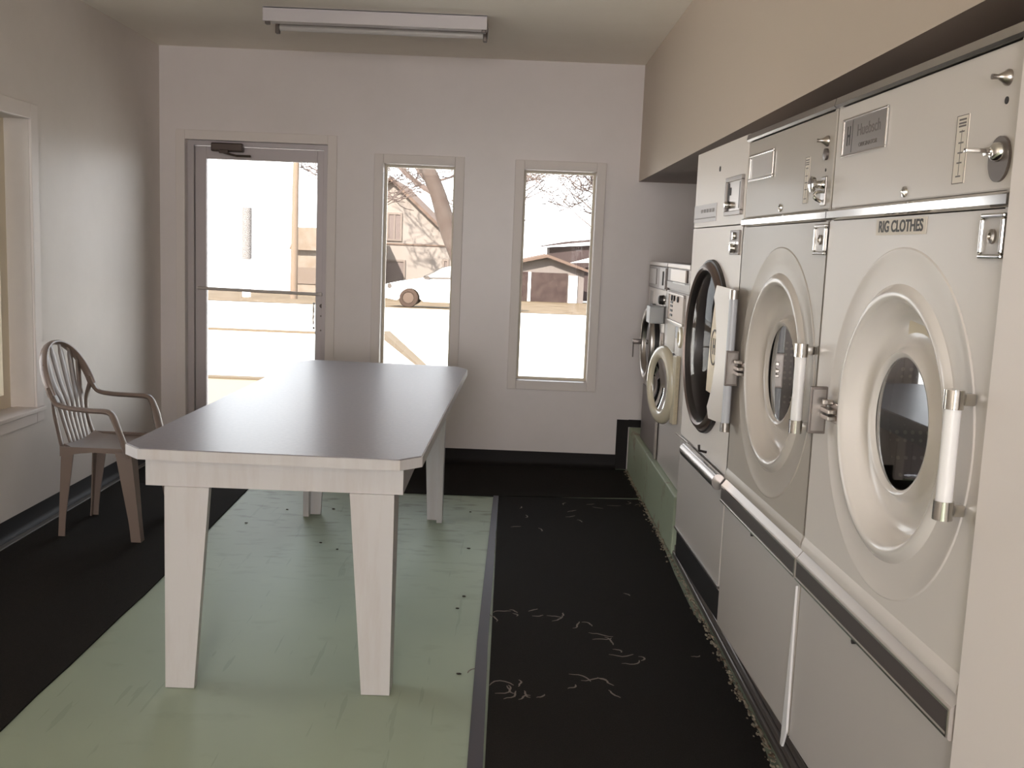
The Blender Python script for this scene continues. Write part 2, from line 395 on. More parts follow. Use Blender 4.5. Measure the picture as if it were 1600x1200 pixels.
def tleg(xo, yo, sx, sy):
    # L shaped tapering leg made of two boards ; outer corner at xo, yo ; s = inward direction
    b = MB(); w0, w1, th = .145, .095, .03
    z0, z1 = 0.002, .688
    if yo > 0: w0 = .115; w1 = .085
    def fr(axis):
        if axis == 'x':
            q = [(xo, z0), (xo + sx * w1, z0), (xo + sx * w0, z1), (xo, z1)]
            b.prism(q, 'y', yo, yo + sy * th)
        else:
            q = [(yo + sy * th, z0), (yo + sy * w1, z0), (yo + sy * w0, z1), (yo + sy * th, z1)]
            b.prism(q, 'x', xo, xo + sx * th)
    fr('x'); fr('y')
    return b.build('leg', 'tablewhite', t)
tleg(-1.099 + ox, 3.19 + .03 + oy - .015, 1, 1); tleg(-.352 + ox, 3.205 + oy, -1, 1)
tleg(-1.085 + ox, 5.455 + oy, 1, -1); tleg(-.325 + ox, 5.43 + oy, -1, -1)

# ------------------------------------------------------------ plastic chair
ch = thing('plastic_armchair', 'taupe moulded plastic garden armchair with slatted back by the left wall', 'chair', (-1.965, 5.03, 0.006), 0)
def smooth_part(name, b, m='chair', p=None): return b.build(name, m, p or ch, True, 50)
# seat
b = MB(); n = 10; g = []
for i in range(n + 1):
    row = []
    for j in range(n + 1):
        u = i / n; v = j / n * 2 - 1
        x = -.185 + .405 * u; wdt = .185 + .045 * u
        z = .435 + .018 * v * v * 0.8 - .012 * math.sin(u * PI) + (.012 if u < .1 else 0) - (.02 if u > .95 else 0)
        row.append((x, v * wdt, z))
    g.append(row)
top_v = [[b.bm.verts.new(p) for p in r] for r in g]; bot = [[b.bm.verts.new((p[0], p[1], p[2] - .012)) for p in r] for r in g]
for i in range(n):
    for j in range(n):
        b.bm.faces.new((top_v[i][j], top_v[i + 1][j], top_v[i + 1][j + 1], top_v[i][j + 1])); b.bm.faces.new((bot[i][j], bot[i][j + 1], bot[i + 1][j + 1], bot[i + 1][j]))
for i in range(n):
    b.bm.faces.new((top_v[i][0], bot[i][0], bot[i + 1][0], top_v[i + 1][0])); b.bm.faces.new((top_v[i][n], top_v[i + 1][n], bot[i + 1][n], bot[i][n]))
    b.bm.faces.new((top_v[0][i], top_v[0][i + 1], bot[0][i + 1], bot[0][i])); b.bm.faces.new((top_v[n][i], bot[n][i], bot[n][i + 1], top_v[n][i + 1]))
for s in (-1, 1):   # side skirt of the seat, arched
    pts = []
    for k in range(9):
        u = k / 8; pts.append((-.19 + .41 * u, .405 + .025 * math.sin(u * PI)))
    for k in range(8, -1, -1):
        u = k / 8; pts.append((-.19 + .41 * u, .452))
    ys = s * .215
    b.prism(pts, 'y', ys - .005, ys + .005)
b.prism([(-.2, .452), (.2, .452), (.2, .40), (.1, .42), (-.1, .42), (-.2, .40)], 'x', .213, .224)
smooth_part('seat', b)
# backrest : rim + slats
def rimpt(a):   # a: -1..1 across the top
    s = math.sin(a * PI / 2); c = math.cos(a * PI / 2)
    return (-.215 - .095 * c ** 0.9, .232 * s, .70 + .235 * c ** 0.85)
rim = [rimpt(-1 + 2 * k / 28) for k in range(29)]
bb = MB(); bb.tube(rim, [(0.011, .021)] * 29, 10, up=(1, 0, .35))
smooth_part('backrest', bb); br = [o for o in C.objects if o.name.startswith('backrest')][-1]
def slat(yk, wk, ak):
    rp = Vector(rimpt(ak))
    pts = spline([(-.180, yk * .75, .425), (-.212, yk * .85, .55), (-.232, yk * 1.0, .65), (-.262, yk * 1.35 + .15 * (rp.y - yk * 1.35), .75), (rp.x + .004, rp.y, rp.z)], 6)
    bs = MB(); nn = len(pts)
    w = [(wk * (1.0 + .45 * (i / nn)) * (1 - .35 * (i / nn > .9)), .0035) for i in range(nn)]
    bs.tube(pts, w, 8, up=(1, 0, .3)); return smooth_part('back_slat', bs, p=br)
for yk, ak in ((-.132, -.60), (-.080, -.38), (-.027, -.13), (.027, .13), (.080, .38), (.132, .60)):
    slat(yk, .0215, ak)
for s in (-1, 1):
    bs = MB(); pts = spline([(-.185, s * .19, .42), (-.213, s * .178, .52), (-.228, s * .186, .62), (-.222, s * .218, .70)], 5)
    bs.tube(pts, [(.022, .006)] * len(pts), 8, up=(1, 0, .3)); smooth_part('back_slat', bs, p=br)
for s in (-1, 1):
    ba = MB()
    pts = spline([rimpt(s * .92), (-.195, s * .238, .668), (-.13, s * .25, .648), (-.02, s * .262, .642), (.05, s * .262, .640), (.082, s * .262, .625), (.105, s * .26, .57), (.125, s * .25, .50), (.15, s * .238, .42)], 5)
    w = [(.024 if i < len(pts) * .62 else .030, .010 + .006 * (i / len(pts))) for i in range(len(pts))]
    w = [(a, c_) for a, c_ in w]
    ba.tube(pts, w, 10, up=(0.25, 0, 1)); 
    smooth_part('armrest', ba)
def cleg(x0, y0, x1, y1, w0, w1):
    b = MB(); n_ = 8
    for (fx, fy) in ((0, 1), (1, 0)):
        pass
    sx = 1 if x1 > 0 else -1; sy = 1 if y1 > 0 else -1
    ring = []
    for k in range(n_ + 1):
        u = k / n_; z = .44 * (1 - u); cx = x0 + (x1 - x0) * u; cy = y0 + (y1 - y0) * u; w = w0 + (w1 - w0) * min(1, u * 1.25)
        th = .006
        # L section, corner outward
        pts = [(cx, cy), (cx - sx * w, cy), (cx - sx * w, cy - sy * th), (cx - sx * th, cy - sy * th), (cx - sx * th, cy - sy * w), (cx, cy - sy * w)]
        ring.append([b.bm.verts.new((p[0], p[1], z)) for p in pts])
    for i in range(n_):
        for j in range(6): b.bm.faces.new((ring[i][j], ring[i][(j + 1) % 6], ring[i + 1][(j + 1) % 6], ring[i + 1][j]))
    b.bm.faces.new(ring[0]); b.bm.faces.new(ring[-1][::-1])
    return b.build('leg', 'chair', ch)
cleg(-.185, -.215, -.212, -.205, .062, .032); cleg(-.185, .215, -.212, .205, .062, .032)
cleg(.165, -.245, .215, -.262, .078, .048); cleg(.165, .245, .215, .262, .078, .048)

# ------------------------------------------------------------ carpets / mats
def carpet(name, pts, z, label, m='carpet'):
    b = MB(); b.prism(pts, 'z', 0.0005, z); return tag(b.build(name, m), label, 'carpet')
def wob(x, y0, y1, n, a):
    return [(x + random.uniform(-a, a), y0 + (y1 - y0) * k / n) for k in range(n + 1)]
carpet('carpet_runner', [(XL + .065, -1.5), (-1.472, -1.5)] + wob(-1.478, 2.4, 4.3, 8, .004) + [(-1.512, 5.3), (-1.53, 5.97), (XL + .065, 5.97)], .007, 'black carpet runner along the left wall under the plastic armchair')
cb = carpet('carpet_strip', [(XL + .065, 5.98), (-.05, 5.98), (.84, 6.085), (.842, YB - .055), (XL + .065, YB - .055)], .007, 'black carpet strip across the far end below the front door and windows')
edge = [(.845, 6.03), (.838, 5.7), (.842, 5.3), (.836, 4.95), (.825, 4.6), (.822, 4.2), (.826, 4.03), (.852, 3.98), (.846, 3.72), (.838, 3.45), (.846, 3.25), (.843, 3.05), (.828, 2.82), (.81, 2.4), (.80, -1.5)]
mt = carpet('rubber_backed_mat', [(-.015, -1.5)] + [(-.025, 5.97)] + edge, .008, 'black scuffed floor mat in the aisle in front of the dryers')
b = MB(); b.prism([(-.060, -1.5), (-.072, 2.7), (-.076, 3.7), (-.056, 5.975), (-.024, 5.975), (-.034, 3.7), (-.026, 2.7), (-.014, -1.5)], 'z', .0005, .0095)
b.build('mat_border', 'mat_edge', mt)
b = MB()
for i, (cx, cy, L_, an) in enumerate([(-.02, 4.0, .10, 1.3), (-.005, 3.9, .1, 1.1), (.046, 4.04, .06, .4), (.06, 4.0, .05, -.6), (.126, 4.03, .06, 1.0), (.14, 3.98, .06, .2), (.2, 3.99, .08, .4), (.22, 3.93, .09, .1), (.26, 3.99, .05, .6),
        (.30, 3.86, .1, .25), (.34, 3.93, .08, .3), (.36, 3.82, .12, -.3), (.37, 3.75, .1, -.05), (.42, 3.78, .1, -.2), (.42, 3.61, .12, -.1), (.46, 3.53, .11, -.05), (.44, 3.66, .06, .3), (.53, 3.6, .07, .3), (.26, 3.42, .12, -.7), (.30, 3.37, .12, -.6), (.36, 3.4, .1, -.5), (.25, 3.3, .06, .8), (.39, 3.3, .08, -.8),
        (-.03, 3.42, .12, 1.7), (-.02, 3.3, .14, 1.2), (.0, 3.24, .12, -.5), (.045, 3.31, .09, -.6), (.08, 3.3, .07, 1.0), (.10, 3.27, .07, -1.2), (.08, 3.2, .07, .6), (.03, 3.2, .1, .3), (.14, 3.22, .05, 1.2),
        (.36, 5.82, .07, .9), (.375, 5.66, .09, 1.3), (.36, 5.55, .08, -.3), (.42, 5.5, .07, -.2), (.50, 5.85, .06, .4), (.53, 5.8, .08, -.1), (.62, 5.85, .1, -.1), (.74, 5.9, .1, .2), (.79, 5.88, .07, .1), (.1, 5.7, .06, 1.3), (.13, 5.5, .08, 1.1), (.05, 5.3, .07, -.4), (.2, 5.3, .08, -.8), (.73, 3.62, .05, .0), (.55, 4.3, .05, .1)]):
    pts = []; x, y, a = cx, cy, an
    for k in range(7):
        pts.append((x, y, .0087)); a += random.uniform(-.7, .7); x += math.cos(a) * L_ / 7; y += math.sin(a) * L_ / 7
    b.tube(pts, [(.0036 * math.sin((k + .7) / 7.7 * PI) + .0004, .0004) for k in range(7)], 5)
so = b.build('scuff_marks', 'scuff', mt); so['kind'] = 'stuff'

# debris crust along the plinth foot
b = MB(); random.seed(3)
for k in range(900):
    y = random.uniform(2.5, 6.85); x = .853 - abs(random.gauss(0, .012)); r = random.uniform(.0015, .006)
    rr = bmesh.ops.create_icosphere(b.bm, subdivisions=1, radius=1)
    for v in rr['verts']: v.co = Vector((x + v.co.x * r * 1.1, y + v.co.y * r * random.uniform(1.2, 3.5), .0088 + v.co.z * r * .45))
d = b.build('crumbled_grout', 'rust'); tag(d, 'pale crumbly grout and dirt lying along the foot of the plinth', 'debris'); d['kind'] = 'stuff'
b = MB()
for (x, y, r) in [(-.16, 4.9, .012), (-.15, 4.2, .010), (-.17, 4.05, .010), (-.13, 3.4, .012), (-.9, 4.9, .01), (-.62, 4.35, .008), (-.5, 4.5, .008), (-.8, 4.8, .008), (-.55, 3.9, .007), (-.18, 5.6, .008), (-1.35, 5.2, .012), (-.95, 5.55, .012), (-1.2, 5.5, .01)]:
    rr = bmesh.ops.create_icosphere(b.bm, subdivisions=1, radius=1)
    for v in rr['verts']: v.co = Vector((x + v.co.x * r * .9, y + v.co.y * r * .55, .003 + v.co.z * .003))
d = b.build('floor_crumbs', 'crumb'); tag(d, 'dark crumbs of dirt scattered on the green floor around the table', 'debris'); d['kind'] = 'stuff'

# ------------------------------------------------------------ plinth
b = MB(); b.box(.858, XR - .006, 4.93, YB - .0075, 0, .30, .006); tag(b.build('machine_plinth', 'green_paint'), 'chipped green painted concrete plinth under the two washers', 'plinth')
pl = thing('dryer_plinth', 'dark metal edged plinth under the row of dryers', 'plinth', (.885, 3.2, 0))
b = MB(); b.box(0, XR - .895, -1.615, 1.725, 0, .299); b.build('plinth_core', 'inner_dark', pl)
b = MB(); b.box(-.022, -.0005, -1.615, 1.72, .002, .028, .004); b.box(-.014, -.0005, -1.615, 1.72, .030, .058, .005); b.box(-.006, -.0005, -1.615, 1.72, .060, .092, .003)
b.build('metal_moulding', 'steel_dark', pl)

# ------------------------------------------------------------ dryers
TILT = math.radians(90 + 1.913)
def face_x(Y): return .7786 - .0334 * (Y - 1.4)
perf = bpy.data.materials.new('perforated_drum'); perf.use_nodes = True
nt = perf.node_tree; pb = nt.nodes['Principled BSDF']; pb.inputs['Metallic'].default_value = .6; pb.inputs['Roughness'].default_value = .4
tc = nt.nodes.new('ShaderNodeTexCoord'); vo = nt.nodes.new('ShaderNodeTexVoronoi'); vo.inputs['Scale'].default_value = 55; vo.inputs['Randomness'].default_value = 0.1
rp = nt.nodes.new('ShaderNodeValToRGB'); rp.color_ramp.elements[0].position = .22; rp.color_ramp.elements[1].position = .3
rp.color_ramp.elements[0].color = rgb(225, 215, 208); rp.color_ramp.elements[1].color = rgb(80, 70, 66)
nt.links.new(tc.outputs['Object'], vo.inputs['Vector']); nt.links.new(vo.outputs['Distance'], rp.inputs['Fac']); nt.links.new(rp.outputs['Color'], pb.inputs['Base Color'])
M['drum'] = perf

Z0 = .30
def zz(z): return z - Z0
def frame4(b, x0, x1, z0, z1, w, o0, o1, bev=.002):
    b.box(x0, x1, o0, o1, z1 - w, z1, bev); b.box(x0, x1, o0, o1, z0, z0 + w, bev); b.box(x0, x0 + w, o0, o1, z0 + w, z1 - w, bev); b.box(x1 - w, x1, o0, o1, z0 + w, z1 - w, bev)
TR = (PI / 2, 0, PI)  # text facing local +y (reads toward -x)

def dryer(Y0, W, label, cen, big, name_w):
    t = thing('tumble_dryer', label, 'dryer', (face_x(Y0), Y0, Z0), TILT, 'tumble dryers in a row')
    zt = 1.875
    b = MB()   # cabinet shell
    b.box(.002, W - .002, -.78, -.76, 0.004, zz(zt)); b.box(.002, .022, -.76, -.002, .004, zz(zt)); b.box(W - .022, W - .002, -.76, -.002, .004, zz(zt))
    b.box(.022, W - .022, -.76, -.002, zz(zt) - .02, zz(zt) - .001); b.box(.022, W - .022, -.76, -.002, .004, .024)
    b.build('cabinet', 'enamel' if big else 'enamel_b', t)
    b = MB(); b.box(.003, W - .003, -.018, .0, zz(1.6205), zz(1.850), .004); cp = b.build('control_panel', 'enamel' if big else 'enamel_b', t)
    b = MB(); b.prism([(-.01, zz(1.852)), (.004, zz(1.852)), (.010, zz(1.857)), (.006, zz(1.874)), (-.01, zz(1.877))], 'x', 0, W); b.build('top_trim', 'chrome_soft', t)
    b = MB(); b.prism([(-.01, zz(1.594)), (.002, zz(1.594)), (.010, zz(1.599)), (.010, zz(1.614)), (.003, zz(1.6195)), (-.01, zz(1.6195))], 'x', 0, W); b.build('chrome_band', 'chrome', t)
    # front panel with the round pressing
    c = (cen - Y0, zz(1.186))
    b = MB(); b.holed(.003, W - .003, zz(.822), zz(1.592), c, .346, 0.0, 96)
    b.lathe([(.346, 0), (.343, .002), (.338, .002), (.334, .0005), (.275, .0005)], c, 96)
    b.prism([(-.018, zz(.794)), (.006, zz(.794)), (.0075, zz(.799)), (.005, zz(.812)), (0, zz(.826)), (-.018, zz(.826))], 'x', .003, W - .003)
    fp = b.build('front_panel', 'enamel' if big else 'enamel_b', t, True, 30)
    b = MB(); b.lathe([(.275, .0005), (.270, .004), (.263, .009), (.254, .0115), (.246, .009), (.240, .002), (.232, -.022), (.224, -.036), (.212, -.044), (.190, -.046), (.165, -.042), (.153, -.036), (.147, -.022), (.141, -.016), (.134, -.018), (.130, -.026)], c, 96)
    dr = b.build('door', 'enamel_w', t, True, 60); 
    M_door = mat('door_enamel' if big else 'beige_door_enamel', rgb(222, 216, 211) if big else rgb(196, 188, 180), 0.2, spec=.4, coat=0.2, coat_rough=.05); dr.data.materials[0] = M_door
    b = MB(); b.lathe([(.1325, -.023), (0, -.023)], c, 64)
    for v in b.bm.verts: v.co.y -= (.030 if big else .052) * (v.co.x - c[0])
    b.build('door_glass', 'glass_dark', dr)
    b = MB(); b.lathe([(.20, -.085), (.30, -.11), (.30, -.68), (0, -.68)], c, 64); b.build('drum', 'drum', t, True)
    b = MB(); b.lathe([(.1292, -.030), (.20, -.085)], c, 64); b.build('door_glass_backing', 'inner_dark', dr)
    # sticker in the door bowl
    if big:
        b = MB(); rr = .182; x_a, x_b = 1.985 - Y0, 1.865 - Y0
        b.quad((c[0] - .075, -.0445, c[1] + .158), (c[0] + .05, -.0445, c[1] + .164), (c[0] + .05, -.0445, c[1] + .203), (c[0] - .075, -.0445, c[1] + .190)); b.build('door_sticker', 'sticker', dr)
    # handle
    hx = 1.643 - Y0 if big else 2.434 - Y0; ho = .036
    b = MB(); b.tube([(hx, ho, zz(1.10)), (hx, ho, zz(1.27))], .0135, 16); h = b.build('handle', 'enamel_w', dr, True)
    for z in (1.283, 1.096):
        b = MB(); b.tube([(hx, ho, zz(z - .016)), (hx, ho, zz(z + .016))], .0165, 18); b.box(hx - .008, hx + .008, .002, ho, zz(z - .010), zz(z + .010), .002); b.build('handle_cap', 'chrome', h, True)
    # hinge on the far side
    gx = c[0] + .325
    b = MB(); b.box(gx - .075, gx - .0, .0005, .006, zz(1.135), zz(1.180), .002); b.box(gx - .055, gx, .006, .026, zz(1.142), zz(1.152), .002); b.box(gx - .055, gx, .006, .026, zz(1.157), zz(1.167), .002); b.box(gx - .03, gx - .018, .006, .03, zz(1.175), zz(1.187), .002)
    hg = b.build('hinge', 'steel', t)
    b = MB(); b.box(gx, gx + .010, .010, .050, zz(1.103), zz(1.213), .002); b.build('hinge_plate', 'steel_dark', hg)
    b = MB(); b.box(gx - .0015, gx - .0002, .015, .045, zz(1.110), zz(1.206)); b.build('hinge_face', 'plate_grey', hg)
    # lower panel + strip
    b = MB(); b.box(.004, W - .004, -.02, .0, .006, zz(.716), .004); b.build('lower_panel', 'enamel_grey', t)
    b = MB(); b.prism([(-.004, zz(.714)), (.012, zz(.714)), (.015, zz(.718)), (.015, zz(.769)), (.012, zz(.772)), (-.004, zz(.793))], 'x', 0, W)
    ks = b.build('kick_strip', mat('strip_metal', rgb(198, 190, 184), .3, metal=.35), t)
    b = MB(); b.box(.008, W - .006, .0145, .0158, zz(.726), zz(.764)); b.build('strip_inlay', mat('strip_black', rgb(82, 74, 73), .35), ks)
    b = MB(); b.box(.004, W - .003, .0145, .0168, zz(.718), zz(.722)); b.box(.004, W - .003, .0145, .0168, zz(.766), zz(.769)); b.box(.003, .006, .0145, .0168, zz(.722), zz(.766)); b.build('strip_edging', 'chrome', ks)
    b = MB(); b.lathe([(.006, .0), (.006, .008), (0, .009)], (W * .55, zz(.706)), 12); b.build('screw', 'ink', t)
    # controls
    if big:
        n0, n1, z0, z1 = 2.113 - Y0, 2.358 - Y0, zz(1.738), zz(1.815)
        b = MB(); b.box(n0, n1, -.001, .003, z0, z1); np_ = b.build('name_plate', 'plate_grey', cp)
        b = MB(); frame4(b, n0 - .004, n1 + .004, z0 - .004, z1 + .004, .005, 0, .005, .001); b.build('plate_frame', 'chrome', np_)
        b = MB()
        b.box(n1 - .056, n1 - .055, .003, .0036, z0 + .003, z1 - .003); b.build('plate_rule', 'ink', np_)
        text('plate_letter', 'H', .062, 'ink', np_, (n1 - .034, .0032, (z0 + z1) / 2), TR, sx=.5)
        text('plate_lettering', 'Huebsch', .036, 'ink_soft', np_, ((n0 + n1) / 2 - .028, .0032, (z0 + z1) / 2 + .008), TR, sx=1.05)
        text('plate_lettering', 'ORIGINATOR', .013, 'ink_soft', np_, ((n0 + n1) / 2 - .028, .0032, z0 + .015), TR, sx=1.3)
    else:
        n0, n1, z0, z1 = 2.91 - Y0, 3.155 - Y0, zz(1.732), zz(1.805)
        b = MB(); frame4(b, n0 - .004, n1 + .004, z0 - .004, z1 + .004, .008, 0, .006, .002); fr_ = b.build('name_plate', 'chrome', cp)
        b = MB(); b.box(n0 + .003, n1 - .003, -.001, .0015, z0 + .003, z1 - .003); b.build('plate_blank', 'enamel_grey', fr_)
    sl = (1.758 - Y0, 1.801 - Y0) if big else (2.588 - Y0, 2.622 - Y0)
    b = MB(); b.box(sl[0], sl[1], -.001, .0015, zz(1.641), zz(1.757)); s_ = b.build('temperature_label', 'label', cp)
    b = MB(); frame4(b, sl[0], sl[1], zz(1.641), zz(1.757), .0012, .0015, .0019, 0)
    xm = (sl[0] + sl[1]) / 2
    b.box(xm - .0006, xm + .0006, .0015, .0019, zz(1.655), zz(1.732))
    for z in (1.652, 1.675, 1.692, 1.709, 1.728): b.box(xm - .009, xm + .009, .0015, .0019, zz(z), zz(z + .0025))
    for z in (1.748, 1.742, 1.737): b.box(xm - .013, xm + .013, .0015, .0019, zz(z), zz(z + .003))
    b.build('label_print', 'ink_soft', s_)
    kx = 1.640 - Y0 if big else 2.468 - Y0
    b = MB(); b.lathe([(.013, 0), (.013, .004), (.008, .010), (.004, .018), (.0045, .028), (0, .028)], (kx, zz(1.797 if big else 1.783)), 20); b.build('push_button', 'steel', cp, True)
    if big:
        b = MB(); b.lathe([(.006, 0), (.006, .001), (0, .001)], (kx, zz(1.762)), 16); b.build('bolt_hole', 'ink', cp)
        ov = [(kx + .033 * math.cos(2 * PI * k / 32) * (1 if abs(math.cos(2 * PI * k / 32)) < .8 else .97), zz(1.671) + .036 * math.sin(2 * PI * k / 32)) for k in range(32)]
        b = MB(); b.prism(ov, 'y', -.001, .005); tp = b.build('timer_plate', 'steel_dark', cp)
        b = MB(); b.lathe([(.016, .004), (.014, .014), (.009, .018), (0, .018)], (kx, zz(1.682)), 24); b.box(kx - .005, kx + .005, .015, .060, zz(1.679), zz(1.686), .001); b.box(kx - .004, kx + .02, .012, .022, zz(1.676), zz(1.689), .002)
        b.build('timer_knob', 'chrome', tp, True)
    else:
        b = MB(); b.lathe([(.014, 0), (.014, .006), (.006, .008), (0, .008)], (kx, zz(1.752)), 20); b.build('dial_eyelet', 'steel_dark', cp, True)
        b = MB(); b.lathe([(.004, 0), (.004, .001), (0, .001)], (kx, zz(1.715)), 12); b.build('bolt_hole', 'ink', cp)
        b = MB(); b.box(kx - .017, kx + .017, -.001, .004, zz(1.630), zz(1.700), .003); tp = b.build('timer_plate', 'chrome_soft', cp)
        b = MB(); b.lathe([(.012, .004), (.009, .012), (.010, .024), (.018, .026), (.019, .034), (.012, .037), (0, .037)], (kx, zz(1.680)), 24); b.build('timer_knob', 'chrome', tp, True)
        b = MB(); b.tube(spline([(kx, .005, zz(1.664)), (kx, .02, zz(1.66)), (kx, .022, zz(1.648)), (kx, .006, zz(1.64))], 4), .004, 8); b.build('coin_return', 'chrome', tp, True)
    sx_ = (1.998 if big else 2.814) - Y0
    b = MB(); b.lathe([(.011, 0), (.010, .004), (.004, .006), (.003, .003), (0, .003)], (sx_, zz(1.6385)), 20); b.build('panel_lock', 'chrome', cp, True)
    l0, l1 = (1.598 - Y0, 1.672 - Y0) if big else (2.415 - Y0, 2.497 - Y0)
    b = MB(); frame4(b, l0, l1, zz(1.513), zz(1.586), .008, -.002, .009, .003); lp = b.build('lock_plate', 'chrome', fp)
    b = MB(); b.box(l0 + .005, l1 - .005, -.002, .003, zz(1.518), zz(1.581)); b.build('plate_insert', 'enamel_grey', lp)
    b = MB(); b.lathe([(.012, .002), (.012, .007), (.006, .009), (.004, .005), (0, .005)], ((l0 + l1) / 2, zz(1.549)), 20); b.build('lock_cylinder', 'steel', lp, True)
    return t, fp

d1, fp1 = dryer(1.592, .820, 'large white tumble dryer nearest the camera, with a RIG CLOTHES sticker', 1.975, True, 0)
b = MB(); b.box(1.886 - 1.592, 2.123 - 1.592, .0005, .0015, zz(1.556), zz(1.588)); lb = b.build('machine_sticker', 'label', fp1)
text('sticker_lettering', 'RIG CLOTHES', .0315, 'ink', lb, ((1.886 + 2.123) / 2 - 1.592, .0017, zz(1.572)), TR, sx=1.08, bold=.0008)
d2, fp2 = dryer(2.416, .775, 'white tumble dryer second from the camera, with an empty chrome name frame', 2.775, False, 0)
# thin white filler strip between the lower panels of the two dryers
b = MB(); b.prism([(.822, .02), (.846, -.035), (.860, -.035), (.834, .395)], 'y', .0005, .006); 
b2 = b.build('filler_strip', 'enamel_w', d1)

# third dryer with the dark round door
Y3, W3 = 3.198, .735
d3 = thing('tumble_dryer', 'third white tumble dryer from the camera, with a big black round door', 'dryer', (face_x(Y3), Y3, Z0), TILT, 'tumble dryers in a row')
b = MB(); b.box(.002, W3, -.78, -.76, .004, zz(1.878)); b.box(.002, .02, -.76, -.004, .11, zz(1.878)); b.box(W3 - .018, W3, -.76, -.004, .11, zz(1.878)); b.box(.02, W3 - .018, -.76, -.004, zz(1.86), zz(1.878)); b.box(.02, W3 - .018, -.76, -.02, .11, .13)
b.build('cabinet', 'enamel_c', d3)
b = MB(); b.box(.0, W3, -.02, 0, zz(1.603), zz(1.880), .004); cp = b.build('control_panel', 'enamel_c', d3)
c3 = (3.575 - Y3, zz(1.18))
b = MB(); b.holed(0, W3, zz(.80), zz(1.600), c3, .27, 0, 96); b.box(0, W3, -.02, -.001, zz(.795), zz(.81)); fp3 = b.build('front_panel', 'enamel_c', d3)
b = MB(); b.box(0, W3, -.02, 0, zz(.425), zz(.80), .003); b.build('lower_panel', 'enamel_grey', d3)
b = MB(); b.box(.0, W3 + .02, -.78, -.03, .002, zz(.425)); b.box(0, W3, -.03, -.008, .002, zz(.42), .002); b.build('base_panel', 'black', d3)
b = MB(); b.box(0, W3, -.01, .004, zz(.418), zz(.426)); b.build('base_trim', 'chrome_soft', d3)
b = MB(); b.lathe([(.300, .0005), (.298, .016), (.290, .026), (.278, .030), (.270, .024)], c3, 96); dr = b.build('door_rim', 'brownrim', d3, True, 50)
b = MB(); b.lathe([(.308, .0005), (.306, .012), (.299, .014)], c3, 96); b.build('rim_seal', 'gasket', dr, True)
b = MB(); b.lathe([(.270, .024), (.262, .012), (.256, -.02), (.25, -.10)], c3, 96); b.build('rim_gasket', 'gasket', dr, True)
b = MB(); b.lathe([(.29, -.08), (.29, -.66), (0, -.66)], c3, 64); b.build('drum', 'drum', d3, True)
b = MB(); b.lathe([(.264, .012), (.20, .022), (.1, .028), (0, .030)], c3, 64); b.build('door_glass', glass_mat('dryer_door_glass', (.95, .94, .93, 1), .03, .25), dr, True)
# cream sheet painted as a reflection in the door glass, with an H badge
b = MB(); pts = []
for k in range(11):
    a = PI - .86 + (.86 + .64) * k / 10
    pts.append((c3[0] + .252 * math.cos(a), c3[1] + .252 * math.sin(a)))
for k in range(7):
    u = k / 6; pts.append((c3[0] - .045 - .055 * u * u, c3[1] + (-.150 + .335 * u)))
b.prism(pts, 'y', .002, .006); ins = b.build('door_glass_backing', mat('reflection_cream', rgb(255, 238, 208), .35), dr)
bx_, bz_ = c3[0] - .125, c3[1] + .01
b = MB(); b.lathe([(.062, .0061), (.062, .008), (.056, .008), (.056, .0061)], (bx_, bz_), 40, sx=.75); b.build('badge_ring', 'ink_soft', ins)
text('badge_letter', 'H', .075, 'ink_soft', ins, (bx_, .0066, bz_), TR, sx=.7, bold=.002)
# handle plate standing out of the near side
b = MB(); q = [(c3[0] - .150, zz(1.398)), (c3[0] - .352, zz(1.398)), (c3[0] - .362, zz(.955)), (c3[0] - .150, zz(.955))]
arc = [(c3[0] + .268 * math.cos(a), c3[1] + .268 * math.sin(a)) for a in [PI - .76 + 1.52 * k / 16 for k in range(17)]]
pts = [(c3[0] - .445, zz(1.400)), (c3[0] - .225, zz(1.405))] + arc + [(c3[0] - .225, zz(.960)), (c3[0] - .445, zz(.975))]
b.prism(pts, 'y', .0305, .0345); hp = b.build('handle_plate', 'enamel_c', dr)
b = MB(); hx = c3[0] - .462; b.tube([(hx, .036, zz(.985)), (hx, .036, zz(1.375))], .013, 14); h = b.build('handle', mat('pale_blue_grey', rgb(186, 188, 194), .3), hp, True)
for z in (.972, 1.385):
    b = MB(); b.tube([(hx, .036, zz(z - .014)), (hx, .036, zz(z + .014))], .0155, 14); b.box(hx, hx + .025, .030, .040, zz(z - .008), zz(z + .008)); b.build('handle_cap', 'chrome_soft', h, True)
b = MB(); b.box(3.567 - Y3, W3 - .004, -.001, .002, zz(1.622), zz(1.685)); pp = b.build('name_plate', 'plate_grey', cp)
b = MB()
for i in range(5): b.box(3.60 - Y3 + i * .045, 3.632 - Y3 + i * .045, .002, .0025, zz(1.655), zz(1.668))
b.box(3.58 - Y3, W3 - .02, .002, .0025, zz(1.634), zz(1.638)); b.build('plate_print', 'ink_soft', pp)
a0, a1 = 3.218 - Y3, 3.430 - Y3
b = MB(); frame4(b, a0, a1, zz(1.634), zz(1.758), .014, -.001, .010, .002); cb_ = b.build('coin_slide', 'plate_grey', cp)
b = MB(); b.box(a0 + .012, a1 - .012, -.001, .002, zz(1.646), zz(1.746)); b.build('coin_plate', 'steel', cb_)
for q in ((a0 + .022, a0 + .045, 1.655, 1.738), (a1 - .055, a1 - .040, 1.70, 1.725), (a1 - .034, a1 - .014, 1.65, 1.74)):
    MB().box(q[0], q[1], .002, .004, zz(q[2]), zz(q[3])).build('coin_slot', 'ink', cb_)
b = MB(); b.lathe([(.012, .002), (.010, .022), (0, .024)], (a1 - .055, zz(1.668)), 16); b.build('coin_button', 'chrome', cb_, True)
